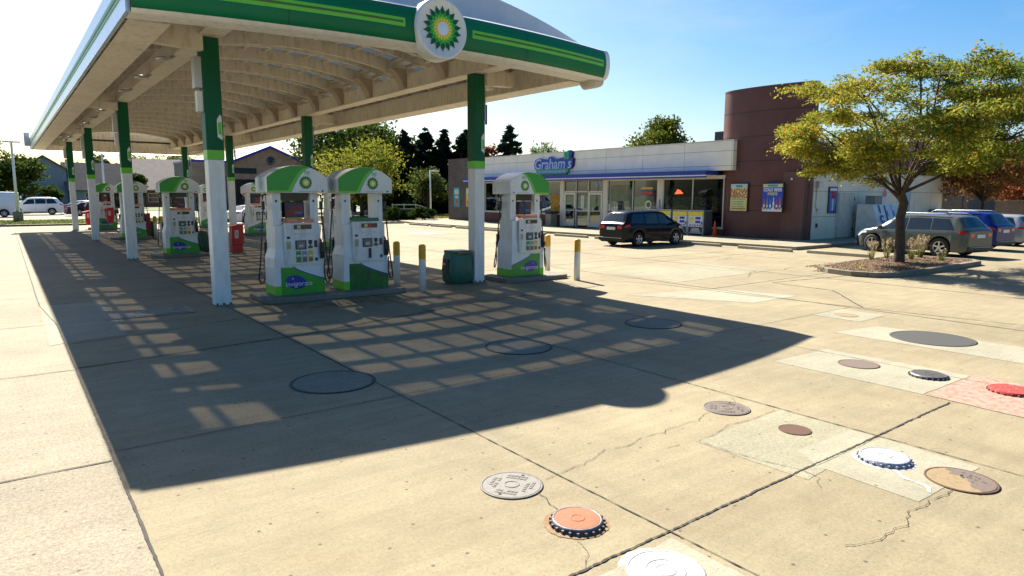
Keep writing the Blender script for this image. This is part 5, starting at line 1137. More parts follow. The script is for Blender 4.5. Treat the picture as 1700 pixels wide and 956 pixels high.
        sidepatch('head_lamp', (hx-.62, hx-.60), (hx-.10, hx-.14), M_head, s, 2.0, 2.95, .012)
        if mirror:
            q = MB(); yb = W*.49; q.box((1.0 if kind != 'van' else hx-1.1, s*yb-(.0 if s > 0 else .2), .60*H), (1.14 if kind != 'van' else hx-.95, s*yb+(.2 if s > 0 else .0), .60*H+.15), paint); q.build('wing_mirror', t, .03)
        if kind == 'suv': q = MB(); q.tube([(tx+.8, s*.37*W, .99*H), (tx+1.0, s*.375*W, 1.01*H+.03), (.3, s*.375*W, 1.01*H+.03), (.5, s*.37*W, .985*H)], .018, M_steel, 6); q.build('roof_rail', t)
    if rear: toppatch('rear_window', rear[0], rear[1], M_cglass, .74, .66)
    if kind == 'van': toppatch('windscreen', hx-1.62, hx-.85, M_cglass, .80, .86)
    else: toppatch('windscreen', roof[7][0]+.05, roof[8][0]-.04, M_cglass, .74, .88)
    # rear details
    q = MB(); q.box((tx-.012, -.26, .47*H), (tx+.02, .26, .47*H+.13), M_plate); q.build('number_plate', t)
    q = MB()
    for s in (1, -1): q.box((tx-.012, s*.30*W-.13, .50*H), (tx+.03, s*.30*W+.13, .585*H), M_tail)
    q.build('tail_lamp', t, .01)
    q = MB(); q.box((tx-.05, -.42*W, .27), (tx+.08, .42*W, .43), M_trim if kind != 'mpv' else paint); q.box((tx-.054, -.40*W, .40), (tx+.0, .40*W, .425), M_steel); q.build('rear_bumper', t, .03)
    q = MB(); q.box((hx-.10, -.36*W, .26), (hx+.03, .36*W, .36), M_trim); q.box((hx-.06, -.2*W, .40), (hx+.012, .2*W, .53), M_black); q.build('front_bumper', t, .02)
    for xw in (xf, xr):
        for s in (1, -1):
            y = s*(W/2-.115); q = MB()
            q.lathe([(wr*.62, -.105), (wr*.9, -.11), (wr, -.08), (wr, .08), (wr*.9, .11), (wr*.62, .105)], M_tyre, (xw, y, wr), 32, 'Y'); w_ = q.build('wheel', t)
            q = MB(); f = s*.095
            q.lathe([(wr*.64, f-s*.02), (wr*.66, f), (wr*.60, f+s*.008), (wr*.56, f-s*.03)], M_alloy, (xw, y, wr), 32, 'Y')
            q.lathe([(0, f-s*.07), (wr*.62, f-s*.07)], M_well, (xw, y, wr), 24, 'Y'); q.lathe([(0, f+s*.006), (wr*.13, f+s*.004), (wr*.16, f-s*.03)], M_alloy, (xw, y, wr), 16, 'Y')
            for k in range(5):
                a = 2*math.pi*k/5+.3; c_, s_ = math.cos(a), math.sin(a)
                q.beam((xw+c_*wr*.1, y+f-s*.012, wr+s_*wr*.1), (xw+c_*wr*.60, y+f-s*.006, wr+s_*wr*.60), .055, .02, M_alloy, (0, 1, 0))
            r_ = q.build('rim', w_)
    return t
make_car('parked_car', 'black five-door minivan parked nose-in before the shop windows', (24.05, 21.55, 0), R(0), carpaint('black car paint', (.008, .009, .014), .1), 4.3, 1.76, 1.62, 'mpv', wr=.33)
make_car('parked_car', 'grey green SUV parked behind the planted tree island', (30.0, 11.9, 0), R(80), carpaint('grey green car paint', (.085, .10, .098), .5), 4.7, 1.9, 1.62, 'suv', wr=.37)
make_car('parked_car', 'dark blue SUV parked just past the grey green one', (34.95, 12.6, 0), R(82), carpaint('deep blue car paint', (.004, .018, .13), .2), 4.65, 1.86, 1.66, 'suv', wr=.36)
make_car('parked_car', 'silver hatchback cut off by the picture edge beyond the blue SUV', (38.9, 12.6, 0), R(84), carpaint('silver car paint', (.26, .29, .31), .5), 4.4, 1.8, 1.5, 'mpv', wr=.32)
make_car('parked_car', 'slate blue car farther back behind the silver hatchback', (46.5, 17.5, 0), R(95), carpaint('slate car paint', (.06, .08, .12), .5), 4.5, 1.8, 1.55, 'mpv')
make_car('parked_car', 'white saloon stopped beyond the pumps by the stop sign', (15.6, 54.0, 0), R(22), carpaint('white car paint', (.70, .71, .72), .0), 4.6, 1.8, 1.45, 'sedan', 'cars out on the street')
make_car('parked_car', 'white SUV on the street beside the light pole', (2.7, 85, .02), R(178), carpaint('white car paint', (.7, .7, .7), .0), 4.8, 1.95, 1.78, 'suv', 'cars out on the street')
make_car('delivery_van', 'white panel van cut off by the edge of the picture on the street', (-1.5, 79, .02), R(178), carpaint('white car paint', (.7, .7, .7), .0), 5.6, 2.0, 2.35, 'van', 'cars out on the street', cat='van')
make_car('parked_car', 'dark blue car on the street behind the far columns', (7.3, 88, .02), R(10), carpaint('blue car paint', (.006, .018, .09), .3), 4.6, 1.8, 1.45, 'sedan', 'cars out on the street')
make_car('parked_car', 'dark maroon car on the street behind the far columns', (7.2, 80, .02), R(8), carpaint('maroon car paint', (.08, .01, .012), .3), 4.5, 1.8, 1.42, 'sedan', 'cars out on the street')
make_car('parked_car', 'red car half hidden between the white van and white SUV', (.2, 91, .02), R(0), carpaint('red car paint', (.35, .015, .015), .2), 4.5, 1.8, 1.45, 'sedan', 'cars out on the street')

# ---------------------------------------------------------------- street furniture
def light_pole(label, loc, h, arms=1, conc=True, r=.09):
    t = thing('light_pole', label, 'light pole', loc, 0, 'parking lot light poles')
    q = MB(); q.tube([(0, 0, .6 if conc else 0), (0, 0, h)], [r*1.2, r*.8], M_white2, 12); q.build('pole', t)
    if conc: q = MB(); q.lathe([(0, 0), (.32, 0), (.32, .75), (.27, .8), (0, .8)], M_kerb, n=20); q.build('concrete_base', t)
    q = MB()
    if arms == 2: q.box((-.55, -.16, h), (.55, .16, h+.12), M_white2)
    else: q.box((0, -.06, h-.1), (.35, .06, h-.02), M_white2); q.box((.3, -.15, h-.12), (.85, .15, h), M_white2)
    q.build('lamp_head', t, .02); return t
light_pole('pale light pole with flat lamp head on the street verge', (.9, 63.5, .1), 5.9, 2)
light_pole('slim light pole beside the brick end of the shop', (30.6, 52.6, 0), 4.45, 1, True, .07)
light_pole('tall thin light pole between the distant houses', (8.0, 76, 0), 8.0, 2, False)
t = thing('stop_sign', 'red octagonal STOP sign on a post beyond the pumps', 'stop sign', (15.95, 57.0, .1), R(-18))
q = MB(); q.tube([(0, 0, 0), (0, 0, 2.5)], .035, M_steel, 8); q.build('post', t)
q = MB(); q.prism([(.42*math.cos(R(22.5+45*k)), 2.35+.42*math.sin(R(22.5+45*k))) for k in range(8)], -.06, -.04, M_white, 'XZ'); q.prism([(.39*math.cos(R(22.5+45*k)), 2.35+.39*math.sin(R(22.5+45*k))) for k in range(8)], -.066, -.0605, M_red, 'XZ'); q.build('sign_plate', t)
text('STOP', .30, M_white, 'lettering', t, (0, -.07, 2.35), FACE_Y, .002, bold=.006)

# ---------------------------------------------------------------- trees and plants
def leaf_quads(cent, cid, size, flat=.0, elong=1.6, droop=0.):
    """random small leaf quads round centres (N,3)"""
    n_ = len(cent); a = np.random.normal(size=(n_, 3)); a[:, 2] *= (1-flat); a[:, 2] -= droop; a /= np.linalg.norm(a, axis=1, keepdims=True)
    b2 = np.random.normal(size=(n_, 3)); b2[:, 2] *= (1-flat); b2 -= (b2*a).sum(1, keepdims=True)*a; b2 /= np.linalg.norm(b2, axis=1, keepdims=True)+1e-9
    s = size*np.random.uniform(.6, 1.3, (n_, 1)); a = a*s*elong/2; b2 = b2*s/2
    return np.stack([cent-a, cent+b2*.9-a*.1, cent+a, cent-b2*.9-a*.1], 1)
def trunk(name, parent, pts, rs, m=M_bark, n=9):
    q = MB(); q.tube(pts, rs, m, n); return q.build(name, parent)
def broadleaf(label, x, y, h, cw, base, cols, n_leaf=5200, leaf=.26, name='broadleaf_tree', group='trees around the lot', lobes=16, seed=1, trunk_r=.25, cd=None, gap=.0):
    rs_ = np.random.RandomState(seed); t = thing(name, label, 'tree', (x, y, 0), 0, group); cd = cd or cw; ch = h-base; cz = base+ch*.5
    q = MB(); q.tube([(0, 0, 0), (.05, 0, base*.6), (.0, .05, base+ch*.3), (.1, 0, base+ch*.6)], [trunk_r, trunk_r*.8, trunk_r*.55, trunk_r*.2], M_bark, 9)
    C_ = []
    for k in range(lobes):
        th = 2*math.pi*(k+rs_.rand()*.7)/lobes*2.4; el = rs_.uniform(-.75, 1); rr = rs_.uniform(.45, .80)
        p = np.array([math.cos(th)*cw/2*rr*math.sqrt(max(.05, 1-el*el*.8)), math.sin(th)*cd/2*rr*math.sqrt(max(.05, 1-el*el*.8)), cz+el*ch*.34]); C_.append((p, rs_.uniform(.17, .30)*min(cw, ch*1.3)))
        q.tube([(0, 0, base*.8+ch*.12), tuple(p*np.array([.5, .5, 1])-np.array([0, 0, ch*.10])), tuple(p)], [trunk_r*.4, trunk_r*.22, .02], M_bark, 6, False)
    q.build('trunk', t)
    cen = []; tint = []
    for k in range(lobes):
        p, r = C_[k]; m_ = n_leaf//lobes; subs = rs_.normal(size=(14, 3)); subs /= np.linalg.norm(subs, axis=1, keepdims=True); subs = subs*r*rs_.uniform(.5, 1.05, (14, 1))*np.array([1, 1, .75])
        idx = rs_.randint(0, 14, m_); d = rs_.normal(size=(m_, 3))*r*.26*np.array([1, 1, .7]); cen.append(p+subs[idx]+d)
        lt = rs_.uniform(0, 1); tint.append(np.clip(lt*.5+rs_.uniform(0, .5, 14)[idx]+rs_.normal(0, .12, m_), 0, 1))
    cen = np.concatenate(cen); tint = np.concatenate(tint)[:, None]; cen[:, 2] = np.maximum(cen[:, 2], base*.8+rs_.rand(len(cen))*.3)
    V = leaf_quads(cen, None, leaf); cv = np.array(cols[0])[None]*(1-tint)+np.array(cols[1])[None]*tint
    leafmesh('crown', V.reshape(-1, 3), 4, None, len(cen), t, cv); return t
def conifer(label, x, y, h, r, cols, n_leaf=5200, seed=1, leaf=.40, group='dark conifers behind the lot', base=.6):
    rs_ = np.random.RandomState(seed); t = thing('conifer_tree', label, 'conifer', (x, y, 0), 0, group)
    trunk('trunk', t, [(0, 0, 0), (0, 0, h*.95)], [.22, .03])
    nb = 130; zf = rs_.uniform(0, 1, nb)**1.15; zb = base+zf*(h-base); L = r*(1-zf)**.85*1.22*rs_.uniform(.75, 1.12, nb)+.2; th = rs_.uniform(0, 2*math.pi, nb)
    k = rs_.choice(nb, n_leaf, p=(L+.15)/(L+.15).sum()); u = rs_.uniform(.08, 1, n_leaf)**.75; off = rs_.normal(size=(n_leaf, 3))*np.array([.22, .22, .10])*(.6+.5*(1-u))[:, None]
    d = L[k]*u; cen = np.stack([np.cos(th[k])*d, np.sin(th[k])*d, zb[k]-.30*d*(.4+.6*u)+.10*u*u*L[k]], 1)+off*(.5+L[k][:, None]*.35)
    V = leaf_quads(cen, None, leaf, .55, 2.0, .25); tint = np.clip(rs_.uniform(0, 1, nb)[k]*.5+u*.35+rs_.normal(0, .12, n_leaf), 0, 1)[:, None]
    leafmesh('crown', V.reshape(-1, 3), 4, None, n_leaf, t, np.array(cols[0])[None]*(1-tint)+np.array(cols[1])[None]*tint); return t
G1 = ((.018, .040, .010), (.09, .12, .025)); G2 = ((.09, .12, .018), (.27, .26, .035)); G3 = ((.008, .018, .012), (.030, .050, .028)); G4 = ((.03, .055, .015), (.15, .17, .05)); G5 = ((.10, .030, .018), (.28, .09, .04)); G6 = ((.09, .05, .018), (.27, .14, .045))
broadleaf('tall loose dark green tree behind the yellow one beyond the pumps', 36.2, 82, 12.2, 16, 2.0, G1, 11000, .34, lobes=26, seed=3, trunk_r=.4)
broadleaf('round yellow green tree standing behind the twin pumps', 28.9, 63.5, 7.6, 8.6, .9, G2, 9500, .20, lobes=22, seed=5)
broadleaf('olive green tree low between the yellow tree and shop', 37.5, 65, 5.0, 4.4, 1.0, G4, 3600, .2, lobes=12, seed=8)
for i, (x, y, h, r, l) in enumerate(((39.6, 74, 10.0, 3.2, 'first dark conifer right after the big loose tree'), (42.4, 74, 10.6, 3.3, 'second dark conifer, tallest pointed top of the row'), (44.2, 72.5, 10.2, 2.8, 'third dark conifer with its twin pointed top'), (45.4, 70.5, 9.7, 2.8, 'fourth dark conifer close to the shop-side column'), (46.8, 71.5, 10.2, 2.8, 'fifth dark conifer touching the column edge'), (41.2, 79, 9.0, 4.2, 'lower dark conifer filling behind the row'))):
    conifer(l, x, y, h, r, G3, 6500, 20+i)
conifer('broad blue green conifer rising over the shop roof', 48.4, 64.5, 10.3, 3.3, ((.012, .030, .026), (.05, .085, .06)), 9000, 31)
broadleaf('small red leaved tree beside the conifer over the shop roof', 46.0, 66.5, 8.8, 3.6, 2.5, G5, 3200, .24, lobes=10, seed=11)
broadleaf('pale wispy tree top just above the shop fascia by the sign', 57.9, 69.5, 8.9, 5.2, 4.0, ((.10, .14, .07), (.25, .28, .14)), 2000, .22, lobes=9, seed=12)
broadleaf('dense round green tree standing over the shop roof', 64.6, 55.2, 12.2, 7.6, 3.0, ((.025, .05, .008), (.17, .18, .03)), 9500, .25, lobes=24, seed=14, trunk_r=.3)
broadleaf('orange brown autumn tree behind the parked cars', 48.2, 15.7, 6.0, 5.6, 1.9, G6, 7500, .15, lobes=18, seed=15, trunk_r=.13)
broadleaf('dark green tree at the edge behind the white van', -6, 100, 8.8, 12, 1.0, G4, 7000, .34, lobes=18, seed=16)
broadleaf('green tree between the white van and the grey house', 1.2, 104, 7.6, 6.5, .8, G1, 5000, .3, lobes=14, seed=17)
broadleaf('small dark tree between the grey house and tan roofed house', 16.2, 116, 5.6, 3.4, .8, G1, 3600, .3, lobes=10, seed=18)
broadleaf('reddish green shrub tree in front of the tan roofed house', 24.5, 108, 3.0, 3.6, .3, G5, 3000, .28, lobes=10, seed=19)
broadleaf('green tree behind the tan roof', 22, 156, 9.4, 9, 2.0, G1, 4200, .36, lobes=14, seed=21)
broadleaf('wide green tree behind the tan roofed house ridge', 31, 160, 10.5, 12, 2.0, G4, 4200, .36, lobes=14, seed=22)
broadleaf('green tree behind the grey house roof', 11.8, 132, 8.6, 7, 2.0, G4, 3600, .36, lobes=12, seed=23)
broadleaf('dark tree below the canopy edge beside the brick gable', 38, 108, 8.4, 8, 1.0, G1, 4200, .34, lobes=14, seed=24)
broadleaf('dark crown beyond the brown building at the picture edge', 88, 34, 9.5, 8, 2.0, G1, 4000, .3, lobes=14, seed=25)
broadleaf('red brown tree in front of the far white building', 60.5, 17.3, 4.6, 3.4, 1.6, G5, 3000, .16, lobes=10, seed=26, trunk_r=.08)
# low dark shrubs at the back to close the view
for i, (x, y, h, w, l) in enumerate(((24, 69, 2.4, 5, 'dark shrub behind the yellow tree, near the white car'), (32.5, 70, 2.8, 6, 'dark shrub under the loose green tree'), (37.5, 72, 3.4, 6, 'dark shrub at the foot of the conifers'), (42.5, 68, 3.2, 6, 'dark shrub behind the slim light pole'), (47, 66, 3.2, 5, 'dark shrub next to the brick end wall'), (13.5, 116, 2.8, 4, 'shrub beside the grey house garage'), (5.2, 113, 3.0, 3.4, 'rounded shrub at the grey house wall'))):
    broadleaf(l, x, y, h, w, .15, G1 if i != 0 else G4, 2600, .24, 'garden_shrub', 'shrubs along the back of the lot', 10, 40+i, .08)
for i, (x, y, w, l) in enumerate(((27.6, 51.8, 1.9, 'clipped dark hedge bush nearest the twin pumps'), (29.0, 51.6, 1.9, 'clipped dark hedge bush, middle of three'), (30.0, 50.9, 2.3, 'clipped dark hedge bush next to the slim pole'))):
    broadleaf(l, x-1.2, y, 1.15, w, .05, ((.012, .028, .008), (.04, .065, .015)), 3600, .10, 'hedge_bush', 'clipped hedge bushes in front of the lawn', 10, 60+i, .05)
broadleaf('yellow flowering low shrub row at the tan roofed house', 24.5, 100, 1.3, 6.5, .05, ((.25, .22, .03), (.45, .36, .05)), 2200, .2, 'garden_shrub', 'shrubs along the back of the lot', 10, 70, .05)

# honey locust in the island
IX, IY = 23.85, 10.05
t = thing('honey_locust_tree', 'spreading yellow green locust tree with open crown in the kerbed island', 'tree', (IX, IY, .1))
rr_ = random.Random(11); RT = Vector((.7976, -.6032, 0)); FW = Vector((.6032, .7976, 0))
def L3(u, d, z): return RT*u+FW*d+Vector((0, 0, z))
tips = []
def branch(p, q_, r0, r1, depth, mb, bend=.12):
    n_ = 5; d = q_-p; side = Vector((rr_.uniform(-1, 1), rr_.uniform(-1, 1), rr_.uniform(-.3, .6)))*d.length*bend
    pts = [p+d*(i/n_)+side*math.sin(math.pi*i/n_)+Vector((rr_.uniform(-1, 1), rr_.uniform(-1, 1), rr_.uniform(-1, 1)))*.02*d.length*(0 < i < n_) for i in range(n_+1)]
    mb.tube([tuple(v) for v in pts], [r0+(r1-r0)*i/n_ for i in range(n_+1)], M_bark, 7 if depth < 2 else 5, False)
    if depth >= 3: tips.append((pts[-1], d.normalized())); tips.append((pts[3], d.normalized())); return
    k = {0: 6, 1: 5, 2: 3}[depth]; tips.append((pts[-1], d.normalized())); tips.append((pts[-1], d.normalized()))
    for j in range(k):
        f = .38+.62*(j+rr_.random()*.7)/k; f = min(f, 1); a = pts[min(n_, int(f*n_))]
        out = Vector((d.x, d.y, 0)); out = out.normalized() if out.length > .01 else Vector((1, 0, 0)); ang = (1 if j % 2 else -1)*rr_.uniform(.35, 1.0)
        o2 = Vector((out.x*math.cos(ang)-out.y*math.sin(ang), out.x*math.sin(ang)+out.y*math.cos(ang), 0)); L_ = d.length*rr_.uniform(.34, .55)
        up_ = rr_.uniform(-.05, .5) if depth < 2 else rr_.uniform(-.35, .3)
        branch(a, a+(o2+Vector((0, 0, up_))).normalized()*L_, r0*(1-f*.55)*.55, max(.006, r1*.6), depth+1, mb)
mb = MB(); fork = L3(-.12, 0, 2.3)
mb.tube([tuple(L3(0, 0, 0)), tuple(L3(.02, 0, .25)), tuple(L3(.0, 0, .9)), tuple(L3(-.05, .02, 1.5)), tuple(L3(.03, 0, 2.0)), tuple(fork)], [.20, .165, .145, .14, .14, .145], M_bark, 14)
for (u, d, z, r) in ((-3.0, .3, 4.3, .07), (-2.4, -.9, 5.6, .075), (-1.6, 1.6, 6.2, .07), (-.3, -.5, 6.6, .08), (1.3, .8, 6.7, .08), (2.9, -.2, 6.6, .085), (3.9, .6, 5.6, .085), (3.6, -1.2, 4.5, .07), (-1.0, -2.4, 5.0, .07), (1.2, -2.3, 5.4, .07), (1.6, 2.6, 5.2, .07), (-2.2, 1.9, 4.5, .065), (-2.4, -1.0, 3.7, .05), (2.4, .4, 3.8, .055)):
    branch(fork+Vector((0, 0, rr_.uniform(-.25, .1))), L3(u*.95, d, z+.15), r*.78, .018, 0, mb, .10)
mb.build('trunk', t, fix=False)
cen = []; tn = []
rsn = np.random.RandomState(5)
from mathutils.noise import noise as nzf
for p, d in tips:
    if p[2] < 6.0 and (rsn.rand() < .34 or nzf(Vector(p)*.75+Vector((3, 1, 7))) > .08): continue
    n_ = 50; c0 = np.array(p); off = rsn.normal(size=(n_, 3))*np.array([.19, .19, .07]); off[:, 2] -= .35*(off[:, 0]**2+off[:, 1]**2)**.5
    cen.append(c0+off); base_ = rsn.rand(); tn.append(np.clip(base_+rsn.normal(0, .18, n_), 0, 1))
cen = np.concatenate(cen); tn = np.concatenate(tn)[:, None]; n_all = len(cen)
V = leaf_quads(cen, None, .056, .35, 2.3, .2)
# leaf colour: yellower towards one side, varied at random from twig to twig
uu = (cen@np.array([.7976, -.6032, 0])); mixv = np.clip(.40-uu[:, None]*.085+(tn-.5)*.85, 0, 1)
cv = np.array([(.09, .15, .025)])*(1-mixv)+np.array([(.42, .37, .055)])*mixv; hot = (rsn.rand(n_all, 1) < .03); cv = np.where(hot, np.array([(.42, .15, .03)]), cv)
leafmesh('crown', V.reshape(-1, 3), 4, None, n_all, t, cv)
print('locust leaves', n_all)
# island with kerb and mulch
t = thing('tree_island', 'kerbed planting island with brown mulch under the locust tree', 'planter', (0, 0, 0))
IP = [(20.25, 10.9), (19.75, 10.3), (19.55, 9.5), (19.75, 8.9), (20.4, 8.55), (22.9, 8.45), (26.5, 8.5), (27.1, 8.9), (27.1, 11.0), (26.6, 11.4), (22.5, 11.2)]
q = MB(); ctr = (23.5, 9.9); inn = [(ctr[0]+(x-ctr[0])*.955, ctr[1]+(y-ctr[1])*.89) for x, y in IP]; n_ = len(IP)
q.add([(*p, 0) for p in IP]+[(*p, .15) for p in IP]+[(*p, .15) for p in inn]+[(*p, .08) for p in inn], [(k*n_+i, k*n_+(i+1) % n_, (k+1)*n_+(i+1) % n_, (k+1)*n_+i) for k in range(3) for i in range(n_)], concrete('island weathered kerb', (.42, .37, .29), 0, .5, .4)); q.build('kerb', t, .012)
q = MB(); q.add([(*p, .115) for p in inn], [tuple(range(n_))], grassmat('mulch', (.16, .10, .065), (.36, .27, .19), 9)); q.build('mulch', t, 0, False)
nm = 14000; x = np.random.uniform(19.9, 26.9, nm); y = np.random.uniform(8.8, 11.1, nm); cen = np.stack([x, y, .12+np.random.rand(nm)*.03], 1)
V = leaf_quads(cen, None, .035, .6, 1.8); o = leafmesh('mulch_chips', V.reshape(-1, 3), 4, [(.12, .075, .05), (.42, .32, .23)], nm); tag(o, 'loose brown bark chips spread over the tree island', 'bark chips', None, 'stuff')
def tuft(label, x, y, h, n_, plumes, c1, c2, seed):
    n_ = int(n_*.45); h = h*.72
    rs_ = np.random.RandomState(seed); t = thing('ornamental_grass', label, 'grass tuft', (x, y, .11), 0, 'grass tufts in the tree island')
    V = []; 
    for k in range(n_):
        a = rs_.uniform(0, 2*math.pi); l = h*rs_.uniform(.4, .75); s = l*rs_.uniform(.25, .8); w = .006; p0 = np.array([math.cos(a)*.05*rs_.rand(), math.sin(a)*.05, 0]); p1 = p0+np.array([math.cos(a)*s*.35, math.sin(a)*s*.35, l*.75]); p2 = p0+np.array([math.cos(a)*s, math.sin(a)*s, l*.85]); wv = np.array([-math.sin(a)*w, math.cos(a)*w, 0])
        V += [p0-wv, p0+wv, p1+wv, p1-wv, p1-wv, p1+wv, p2+wv*.2, p2-wv*.2]
    leafmesh('blades', np.array(V), 4, [c1, c2], len(V)//4, t)
    V = []
    for k in range(plumes):
        a = rs_.uniform(0, 2*math.pi); top = np.array([math.cos(a)*h*.3*rs_.rand(), math.sin(a)*h*.3*rs_.rand(), h*rs_.uniform(.75, 1.05)]); w = np.array([.004, .003, 0]); V += [-w, w, top+w, top-w]
        for j in range(16): c0 = top+np.array([rs_.normal(0, .018), rs_.normal(0, .018), -j*.012+.02]); d = rs_.normal(size=3)*.016; e = rs_.normal(size=3)*.012; V += [c0-d, c0+e, c0+d, c0-e]
    if plumes: leafmesh('seed_heads', np.array(V), 4, [(.30, .22, .12), (.50, .40, .26)], len(V)//4, t)
tuft('tall ornamental grass with tan plumes beside the trunk, shop side', 24.9, 10.9, 1.0, 130, 14, (.10, .13, .03), (.30, .26, .10), 1)
tuft('ornamental grass clump between the trunk and the grey SUV rear wheel', 25.2, 10.2, 1.05, 130, 14, (.10, .14, .03), (.28, .26, .09), 2)
tuft('ornamental grass clump with most plumes, before the SUV rear wheel', 26.2, 10.3, 1.15, 150, 20, (.09, .13, .03), (.26, .24, .08), 3)
tuft('short leafy green tuft near the far kerb corner of the island', 25.6, 9.4, .6, 110, 3, (.07, .14, .03), (.18, .24, .06), 4)
tuft('ornamental grass behind the trunk towards the car bonnet', 24.0, 11.0, .9, 110, 10, (.10, .12, .03), (.30, .26, .12), 5)
tuft('tiny yellow weed near the front corner of the island', 20.8, 9.9, .3, 50, 0, (.25, .22, .04), (.45, .38, .08), 6)
tuft('small orange brown weed in the middle of the mulch', 22.6, 9.5, .28, 50, 0, (.30, .14, .04), (.40, .26, .08), 7)
tuft('low dry weed to the front of the trunk', 23.5, 9.3, .3, 60, 0, (.24, .22, .05), (.40, .34, .10), 8)

# ---------------------------------------------------------------- houses and buildings beyond
M_shing = mat('grey brown shingles', (.13, .105, .09), .9, var=.2, vscale=2, bump=.4, bscale=4); M_shing2 = mat('tan shingles', (.30, .235, .19), .9, var=.12, vscale=1.5, bump=.4, bscale=4)
M_side = mat('blue grey siding', (.27, .29, .34), .8, var=.06); M_side2 = mat('pale siding', (.40, .40, .40), .8, var=.06)
M_brk = tiled('tan brick gable', (.33, .22, .15), (.28, .18, .12), (.30, .25, .2), .4, .14, .01, 'XZ'); M_wind = mat('house window glass', (.03, .04, .05), .1)
def house(name, label, x0, x1, y0, y1, eave, ridge, wall, roof, gable='front', wins=(), extra=None, ov=.5, rakem=None, cat='house'):
    t = thing(name, label, cat, ((x0+x1)/2, (y0+y1)/2, 0), 0, 'buildings across the street'); cx, cy = (x0+x1)/2, (y0+y1)/2; w, d = (x1-x0)/2, (y1-y0)/2
    q = MB(); q.box((-w, -d, 0), (w, d, eave), wall)
    if gable == 'front': q.prism([(-w, eave), (w, eave), (0, ridge)], -d+.001, d-.001, wall, 'XZ')
    else: q.prism([(-d, eave), (d, eave), (0, ridge)], -w+.001, w-.001, wall, 'YZ')
    q.build('wall', t)
    q = MB(); 
    if gable == 'front':
        for s in (-1, 1):
            sl = (ridge-eave)/w; q.prism([(s*(w+ov), eave-sl*ov+.02), (0, ridge+.02), (0, ridge+.22), (s*(w+ov), eave-sl*ov+.2)], -d-ov, d+ov, roof, 'XZ')
            if rakem: q.prism([(s*(w+ov), eave-sl*ov-.12), (0, ridge-.12), (0, ridge+.24), (s*(w+ov), eave-sl*ov+.24)], -d-ov-.06, -d-ov-.005, rakem, 'XZ')
    else:
        for s in (-1, 1):
            sl = (ridge-eave)/d; q.prism([(s*(d+ov), eave-sl*ov+.02), (0, ridge+.02), (0, ridge+.22), (s*(d+ov), eave-sl*ov+.2)], -w-ov, w+ov, roof, 'YZ')
    q.build('roof', t)
    for (wx, wz, ww, wh) in wins:
        q = MB(); q.box((wx-cx-ww/2-.08, -d-.05, wz-.08), (wx-cx+ww/2+.08, -d-.001, wz+wh+.08), M_white2); f = q.build('window', t); q = MB(); q.box((wx-cx-ww/2, -d-.07, wz), (wx-cx+ww/2, -d-.051, wz+wh), M_wind); q.box((wx-cx-ww/2, -d-.075, wz+wh/2-.03), (wx-cx+ww/2, -d-.0705, wz+wh/2+.03), M_white2); q.build('pane', f)
    if extra: extra(t, cx, cy, w, d)
    return t
house('house', 'two-storey blue grey gabled house beyond the street near the white SUV', 2.4, 7.8, 118, 128, 5.6, 7.4, M_side, M_shing, 'front', ((4.8, 3.9, .8, 1.3), (3.4, 1.0, .8, 1.2)))
house('house', 'side wing of the blue grey house with a brown shingle roof', 7.9, 15.5, 117, 126, 2.9, 6.6, M_side2, M_shing, 'side', ((10.2, 1.0, .6, 1.3),))
house('house', 'small blue gabled house end seen between the far columns', 12.6, 16.8, 133, 142, 5.2, 7.6, M_side, M_shing, 'front', ((14.6, 3.6, .8, 1.2),))
house('house', 'long low house with a wide tan shingle roof behind the second pump', 17.5, 31.0, 124, 138, 3.0, 7.9, M_brickdx, M_shing2, 'side', ((20, .9, 1.6, 1.3), (24.5, .9, 1.8, 1.3)))
def gab(t, cx, cy, w, d):
    q = MB(); q.lathe([(0, -.06), (.55, -.06), (.62, 0)], M_wind, (31.6-cx, -d-.02, 7.0), 20, 'Y'); q.build('round_window', t)
    q = MB(); q.box((25.5-cx, -d-.04, .2), (34-cx, -d-.001, 4.3), M_dark); q.box((25.5-cx, -d-.10, 5.1), (29.5-cx, -d-.001, 5.9), M_wind); q.build('dark_glazing', t)
    q = MB(); q.box((-w-5, -d+1, 0), (-w, d-1, 6.6), M_brk); q.box((-w-5.1, -d+.9, 6.6), (-w, d-.9, 6.9), M_blue); q.build('side_wing', t)
house('brick_building', 'tan brick building with blue edged gable roof and round window', 26.2, 36.6, 100, 114, 6.7, 8.9, M_brk, mat('metal roof', (.30, .30, .32), .5), 'front', (), gab, .6, M_blue, 'building')
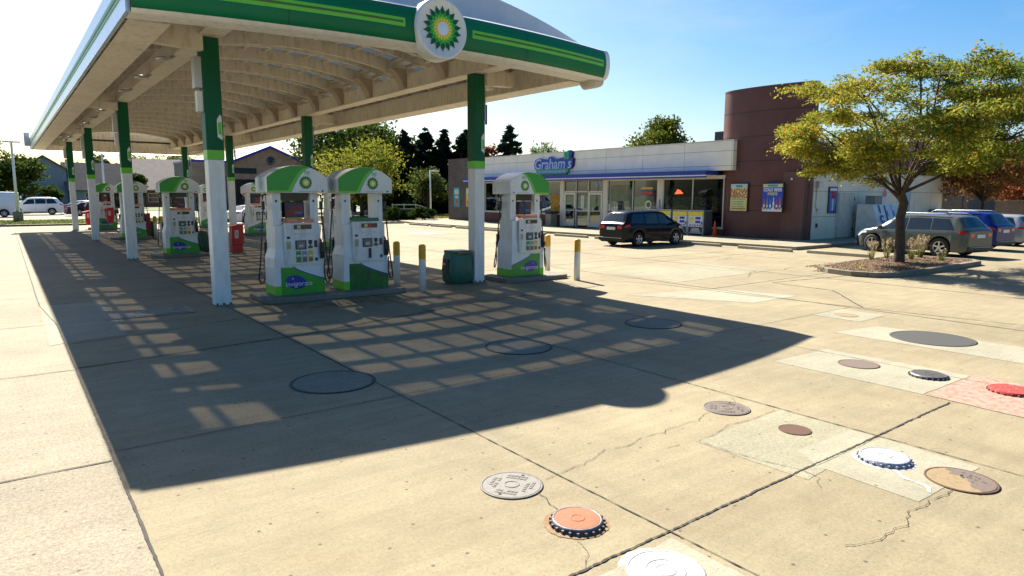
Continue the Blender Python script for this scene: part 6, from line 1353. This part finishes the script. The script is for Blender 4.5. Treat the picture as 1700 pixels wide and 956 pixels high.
# buildings on the far side of the side lot
t = thing('retail_building', 'brown and grey shop block with glazed entrance behind the parked cars', 'building', (72, 25, 0))
q = MB(); q.box((-2, -1, 0), (8, 22, 6.4), mat('grey brown brick', (.13, .10, .09), .8, var=.15)); q.box((-2.1, -1.1, 6.4), (8.1, 22.1, 6.6), M_steel); q.box((-1, 2, 6.4), (6, 14, 7.6), M_brown); q.build('wall', t)
q = MB(); q.box((-2.6, 2.2, 3.1), (-2.01, 9, 3.9), M_tower); q.box((-3.0, 2.1, 3.9), (-2.0, 9.1, 4.1), M_alu); q.build('entrance_canopy', t)
q = MB(); q.box((-2.06, 2.4, .2), (-2.01, 8.8, 3.1), M_wind)
for y in (2.4, 4.0, 4.9, 5.8, 7.4, 8.7): q.box((-2.12, y, .2), (-2.06, y+.12, 3.1), M_alu)
q.box((-2.12, 2.4, 2.3), (-2.06, 8.8, 2.42), M_alu); q.build('glazed_front', t); q = MB(); q.box((-2.13, -.6, .6), (-2.01, 1.8, 2.6), M_wind); q.build('window', t)
t = thing('white_shop_building', 'white building with a red sign at the edge of the picture', 'building', (84, 17, 0))
q = MB(); q.box((-3, -9, 0), (9, 9, 6.2), mat('white stucco', (.60, .62, .66), .8, var=.04)); q.box((-3.1, -9.1, 6.2), (9.1, 9.1, 6.4), M_white2); q.build('wall', t); q = MB(); q.box((-3.15, 2.6, 4.3), (-3.01, 6.2, 4.8), M_red); q.build('red_sign', t)
q = MB(); q.box((-3.08, 0, .3), (-3.01, 3.5, 2.9), M_blue); q.box((-3.12, .4, .4), (-3.085, 3.1, 2.8), M_wind); q.build('window', t)
t = thing('screen_wall', 'low grey brown brick screen wall behind the blue and silver cars', 'wall', (60, 14.5, 0), R(0)); q = MB(); q.box((-.15, -6, 0), (.15, 4.2, 2.0), M_brickd); q.box((-.2, -6.05, 2.0), (.2, 4.25, 2.1), M_kerb); q.build('wall_body', t)
# white rail fence by the conifers
t = thing('rail_fence', 'white rail fence in front of the dark conifers', 'fence', (36.5, 66, -.2), R(-40)); q = MB()
for x in (-2.6, -1.3, 0, 1.3): q2 = MB(); q2.box((x-.05, -.05, 0), (x+.05, .05, 1.5), M_white2); q2.build('post', t)
q.beam((-2.7, 0, 1.35), (0, 0, 1.38), .05, .12, M_white2); q.beam((0, 0, 1.38), (1.6, 0, .95), .05, .12, M_white2); q.beam((-2.7, 0, .9), (0, 0, .92), .05, .10, M_white2); q.build('rail', t)
# overhead wires far off at the street
